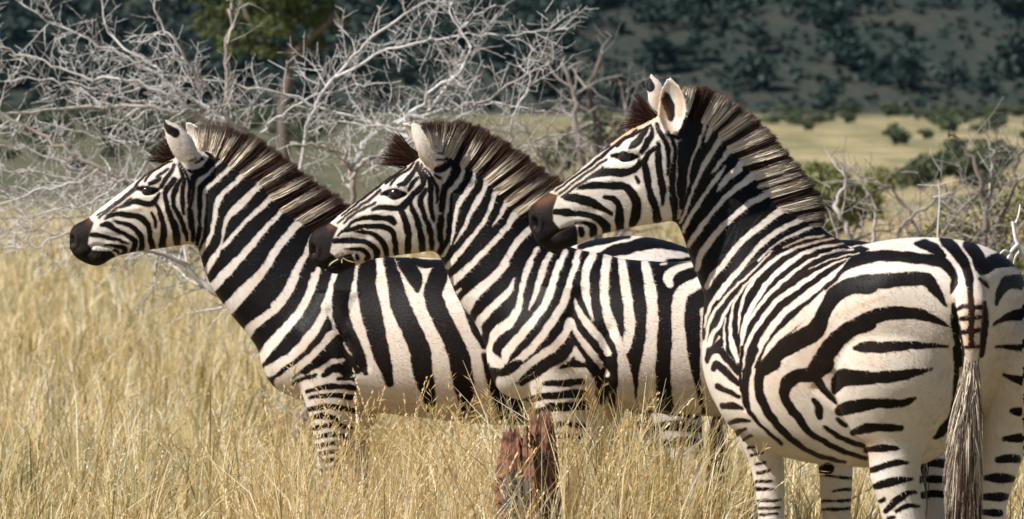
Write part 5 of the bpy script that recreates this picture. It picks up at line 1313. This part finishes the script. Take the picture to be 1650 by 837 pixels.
mb = MB()
def blades(n, d0, d1, hmin, hmax, wid, lean, power=1.0, greenp=0.14, hue=(0.55, 0.30), hfun=None, segs=4):
    x, y = field(n, d0, d1, power)
    h = rng.uniform(hmin, hmax, n) * (0.72 + 0.5 * patch(x, y))
    px = HX + F * x / y
    low = np.clip((px - 1130) / 60, 0, 1) * np.clip((11.95 - y) / 0.4, 0, 1)      # grazed short round the near zebra's feet
    h = h * (1 - 0.42 * low)
    z = ground_z(x, y)
    base = np.stack([x, y, z - 0.01], 1); ang = rng.uniform(0, 6.283, n); ln = np.abs(rng.normal(0, lean, n)) * h
    # light wind lean to the right
    dirv = np.stack([np.cos(ang) * ln + 0.06 * h, np.sin(ang) * ln, h * np.sqrt(np.maximum(0.08, 1 - (ln / h) ** 2 * 0.6))], 1)
    tip = base + dirv; bow = np.stack([-dirv[:, 0] * 0.45, -dirv[:, 1] * 0.45, h * rng.uniform(0.0, 0.16, n)], 1)
    hu = np.clip(rng.normal(hue[0], hue[1], n) + 0.25 * (patch(x, y, 0.6, 3) - 0.5), 0, 1)
    gr = np.where(rng.random(n) < greenp * (0.3 + 1.6 * patch(x, y, 0.8, 1)), rng.uniform(0.35, 0.9, n), rng.uniform(0, 0.1, n))
    V, Fq, C = ribbons(base, tip, bow, wid * rng.uniform(0.6, 1.4, n), hu, gr, segs)
    mb.add(V, F4=Fq, C=C)
    return base, tip, bow
def tufts(n, d0, d1, per, hmin, hmax, wid, lean, power=1.0, greenp=0.14, spread=0.035, hue=(0.63, 0.28), box=None, segs=4):
    """tussocks: `per` blades fanning out of each of n roots"""
    if box is None: cx, cy = field(n, d0, d1, power)
    else:
        cy = rng.uniform(d0, d1, n); cx = (rng.uniform(box[0], box[1], n) - HX) * cy / F
    ch = rng.uniform(0.75, 1.2, n) * (0.75 + 0.45 * patch(cx, cy)); cg = greenp * (0.2 + 1.8 * patch(cx, cy, 0.8, 1)); chue = rng.normal(0, 0.2, n)
    tilt = rng.normal(0, 0.16, (n, 2)) + np.array([0.08, 0.0])
    i = np.repeat(np.arange(n), per); m = len(i)
    ang = rng.uniform(0, 6.283, m); q = np.abs(rng.normal(0, spread, m))
    x = cx[i] + np.cos(ang) * q; y = cy[i] + np.sin(ang) * q
    h = rng.uniform(hmin, hmax, m) * ch[i]; px = HX + F * x / y
    low = np.clip((px - 1130) / 60, 0, 1) * np.clip((11.95 - y) / 0.4, 0, 1); h = h * (1 - 0.40 * low)
    a2 = ang + rng.normal(0, 0.7, m); ln = np.abs(rng.normal(0, lean, m)); ln = np.minimum(ln, 1.25)
    lx = np.cos(a2) * ln + tilt[i, 0]; ly = np.sin(a2) * ln + tilt[i, 1]
    s_ = h / np.sqrt(1 + lx ** 2 + ly ** 2)
    base = np.stack([x, y, ground_z(x, y) - 0.01], 1); dirv = np.stack([lx * s_, ly * s_, s_], 1)
    tip = base + dirv; bow = np.stack([-dirv[:, 0] * 0.4, -dirv[:, 1] * 0.4, h * rng.uniform(0.0, 0.22, m)], 1)
    hu = np.clip(rng.normal(hue[0], hue[1], m) + chue[i] + 0.2 * (patch(x, y, 0.6, 3) - 0.5), 0, 1)
    gr = np.where(rng.random(m) < cg[i], rng.uniform(0.3, 0.9, m), rng.uniform(0, 0.10, m))
    V, Fq, C = ribbons(base, tip, bow, wid * rng.uniform(0.5, 1.5, m), hu, gr, segs); mb.add(V, F4=Fq, C=C)
tufts(1350, 9.6, 16.5, 22, 0.18, 0.48, 0.0062, 0.62, greenp=0.30)
tufts(330, 9.6, 16.5, 14, 0.34, 0.66, 0.0048, 0.42, greenp=0.14)
tufts(1000, 9.6, 16.5, 9, 0.10, 0.28, 0.0080, 0.9, greenp=0.36, segs=3)
tufts(120, 10.7, 11.5, 14, 0.35, 0.66, 0.0048, 0.42, greenp=0.16, box=(430, 1080))
tufts(200, 11.6, 12.15, 14, 0.42, 0.74, 0.0048, 0.40, greenp=0.12, box=(430, 1110))
tufts(90, 11.7, 12.12, 14, 0.46, 0.78, 0.0048, 0.42, greenp=0.14, box=(820, 1150))
tufts(200, 12.5, 13.02, 16, 0.42, 0.76, 0.0048, 0.36, greenp=0.12, box=(390, 880))
tufts(2350, 16.5, 30, 15, 0.14, 0.40, 0.0082, 0.65, greenp=0.13, spread=0.06, segs=3)
tufts(2100, 30, 62, 12, 0.16, 0.40, 0.016, 0.7, greenp=0.09, power=0.6, spread=0.12, segs=2)
tag(mb.build('grass', M_GRASS, attr='grass'), 'tall dry straw coloured grass all round the zebras', 'grass', kind='stuff')

# taller flowering stalks with seed heads, standing clear of the rest
mb = MB()
def stalks(n, d0, d1, hmin, hmax, px0, px1, lean=0.22, wid=0.0040):
    y = rng.uniform(d0, d1, n); x = (rng.uniform(px0, px1, n) - HX) * y / F
    h = rng.uniform(hmin, hmax, n); base = np.stack([x, y, ground_z(x, y) - 0.01], 1)
    off = np.stack([rng.normal(0.10, lean, n) * h, rng.normal(0, lean, n) * h, h * rng.uniform(0.88, 1.0, n)], 1)
    tip = base + off; bow = np.stack([-off[:, 0] * 0.4, -off[:, 1] * 0.4, np.zeros(n)], 1)
    hue = np.clip(rng.normal(0.62, 0.2, n), 0, 1)
    V, Fq, C = ribbons(base, tip, bow, np.full(n, wid), hue, rng.uniform(0, 0.15, n)); mb.add(V, F4=Fq, C=C)
    for i in range(n):
        if rng.random() < 0.30: continue
        d = tip[i] - (base[i] + (tip[i] - base[i]) * 0.75 + bow[i] * 0.55); d /= np.linalg.norm(d)
        spread = rng.random() < 0.35; k = 22 if not spread else 18
        u = rng.uniform(0, 1, k); c0 = tip[i] - d * (0.13 * u)[:, None]
        e = rng.normal(size=(k, 3)); e -= d * (e @ d)[:, None]; e /= np.linalg.norm(e, axis=1)[:, None]
        ax = d * (1.0 if not spread else 0.7) + e * (0.25 if not spread else 0.7)
        L = (0.012 if not spread else 0.034) * rng.uniform(0.7, 1.3, k)[:, None]; wv = np.cross(ax, rng.normal(size=(k, 3))); wv /= np.linalg.norm(wv, axis=1)[:, None]; wv *= (0.0030 if not spread else 0.0016)
        V = np.stack([c0, c0 + ax * L * 0.5 + wv, c0 + ax * L, c0 + ax * L * 0.5 - wv], 1).reshape(-1, 3)
        hs = np.clip(rng.normal(0.75 if not spread else 0.35, 0.12), 0, 1)
        mb.add(V, F4=np.arange(4 * k).reshape(-1, 4), C=np.tile([hs, 0.03, 0, 1], (4 * k, 1)))
stalks(300, 10.8, 12.2, 0.60, 0.96, 440, 1130)
stalks(260, 12.4, 13.0, 0.55, 0.86, 400, 880)
stalks(150, 12.55, 13.0, 0.60, 0.88, 380, 860)
stalks(220, 10.5, 16.0, 0.40, 0.72, -40, 460, 0.4)
stalks(60, 10.0, 10.6, 0.45, 0.66, 880, 1700)
stalks(240, 10.0, 11.4, 0.40, 0.66, -40, 1150, 0.55)
stalks(340, 16, 30, 0.3, 0.62, -60, 700, 0.4, wid=0.005)
stalks(120, 14, 26, 0.3, 0.62, 1100, 1700, 0.4, wid=0.005)
tag(mb.build('seed_grass', M_GRASS, attr='grass'), 'taller pale grass stalks with seed heads rising above the dry grass', 'grass', kind='stuff')
# ------------------------------------------------------------------ air between here and the hill
bm = bmesh.new(); bmesh.ops.create_cube(bm, size=1.0)
hm = bpy.data.meshes.new('haze'); bm.to_mesh(hm); bm.free()
t = NT('haze air'); t.t.nodes.remove(t.b); pv = t.n('ShaderNodeVolumePrincipled')
pv.inputs['Color'].default_value = (0.40, 0.70, 1.0, 1); pv.inputs['Density'].default_value = 0.00004
t.l(pv.outputs[0], t.t.nodes['Material Output'].inputs['Volume'])
o = link('haze', hm, t.m); o.scale = (760, 470, 66); o.location = (0, 215, 31); tag(o, 'thin blue air haze between the zebras and the far hill', 'haze', kind='stuff')
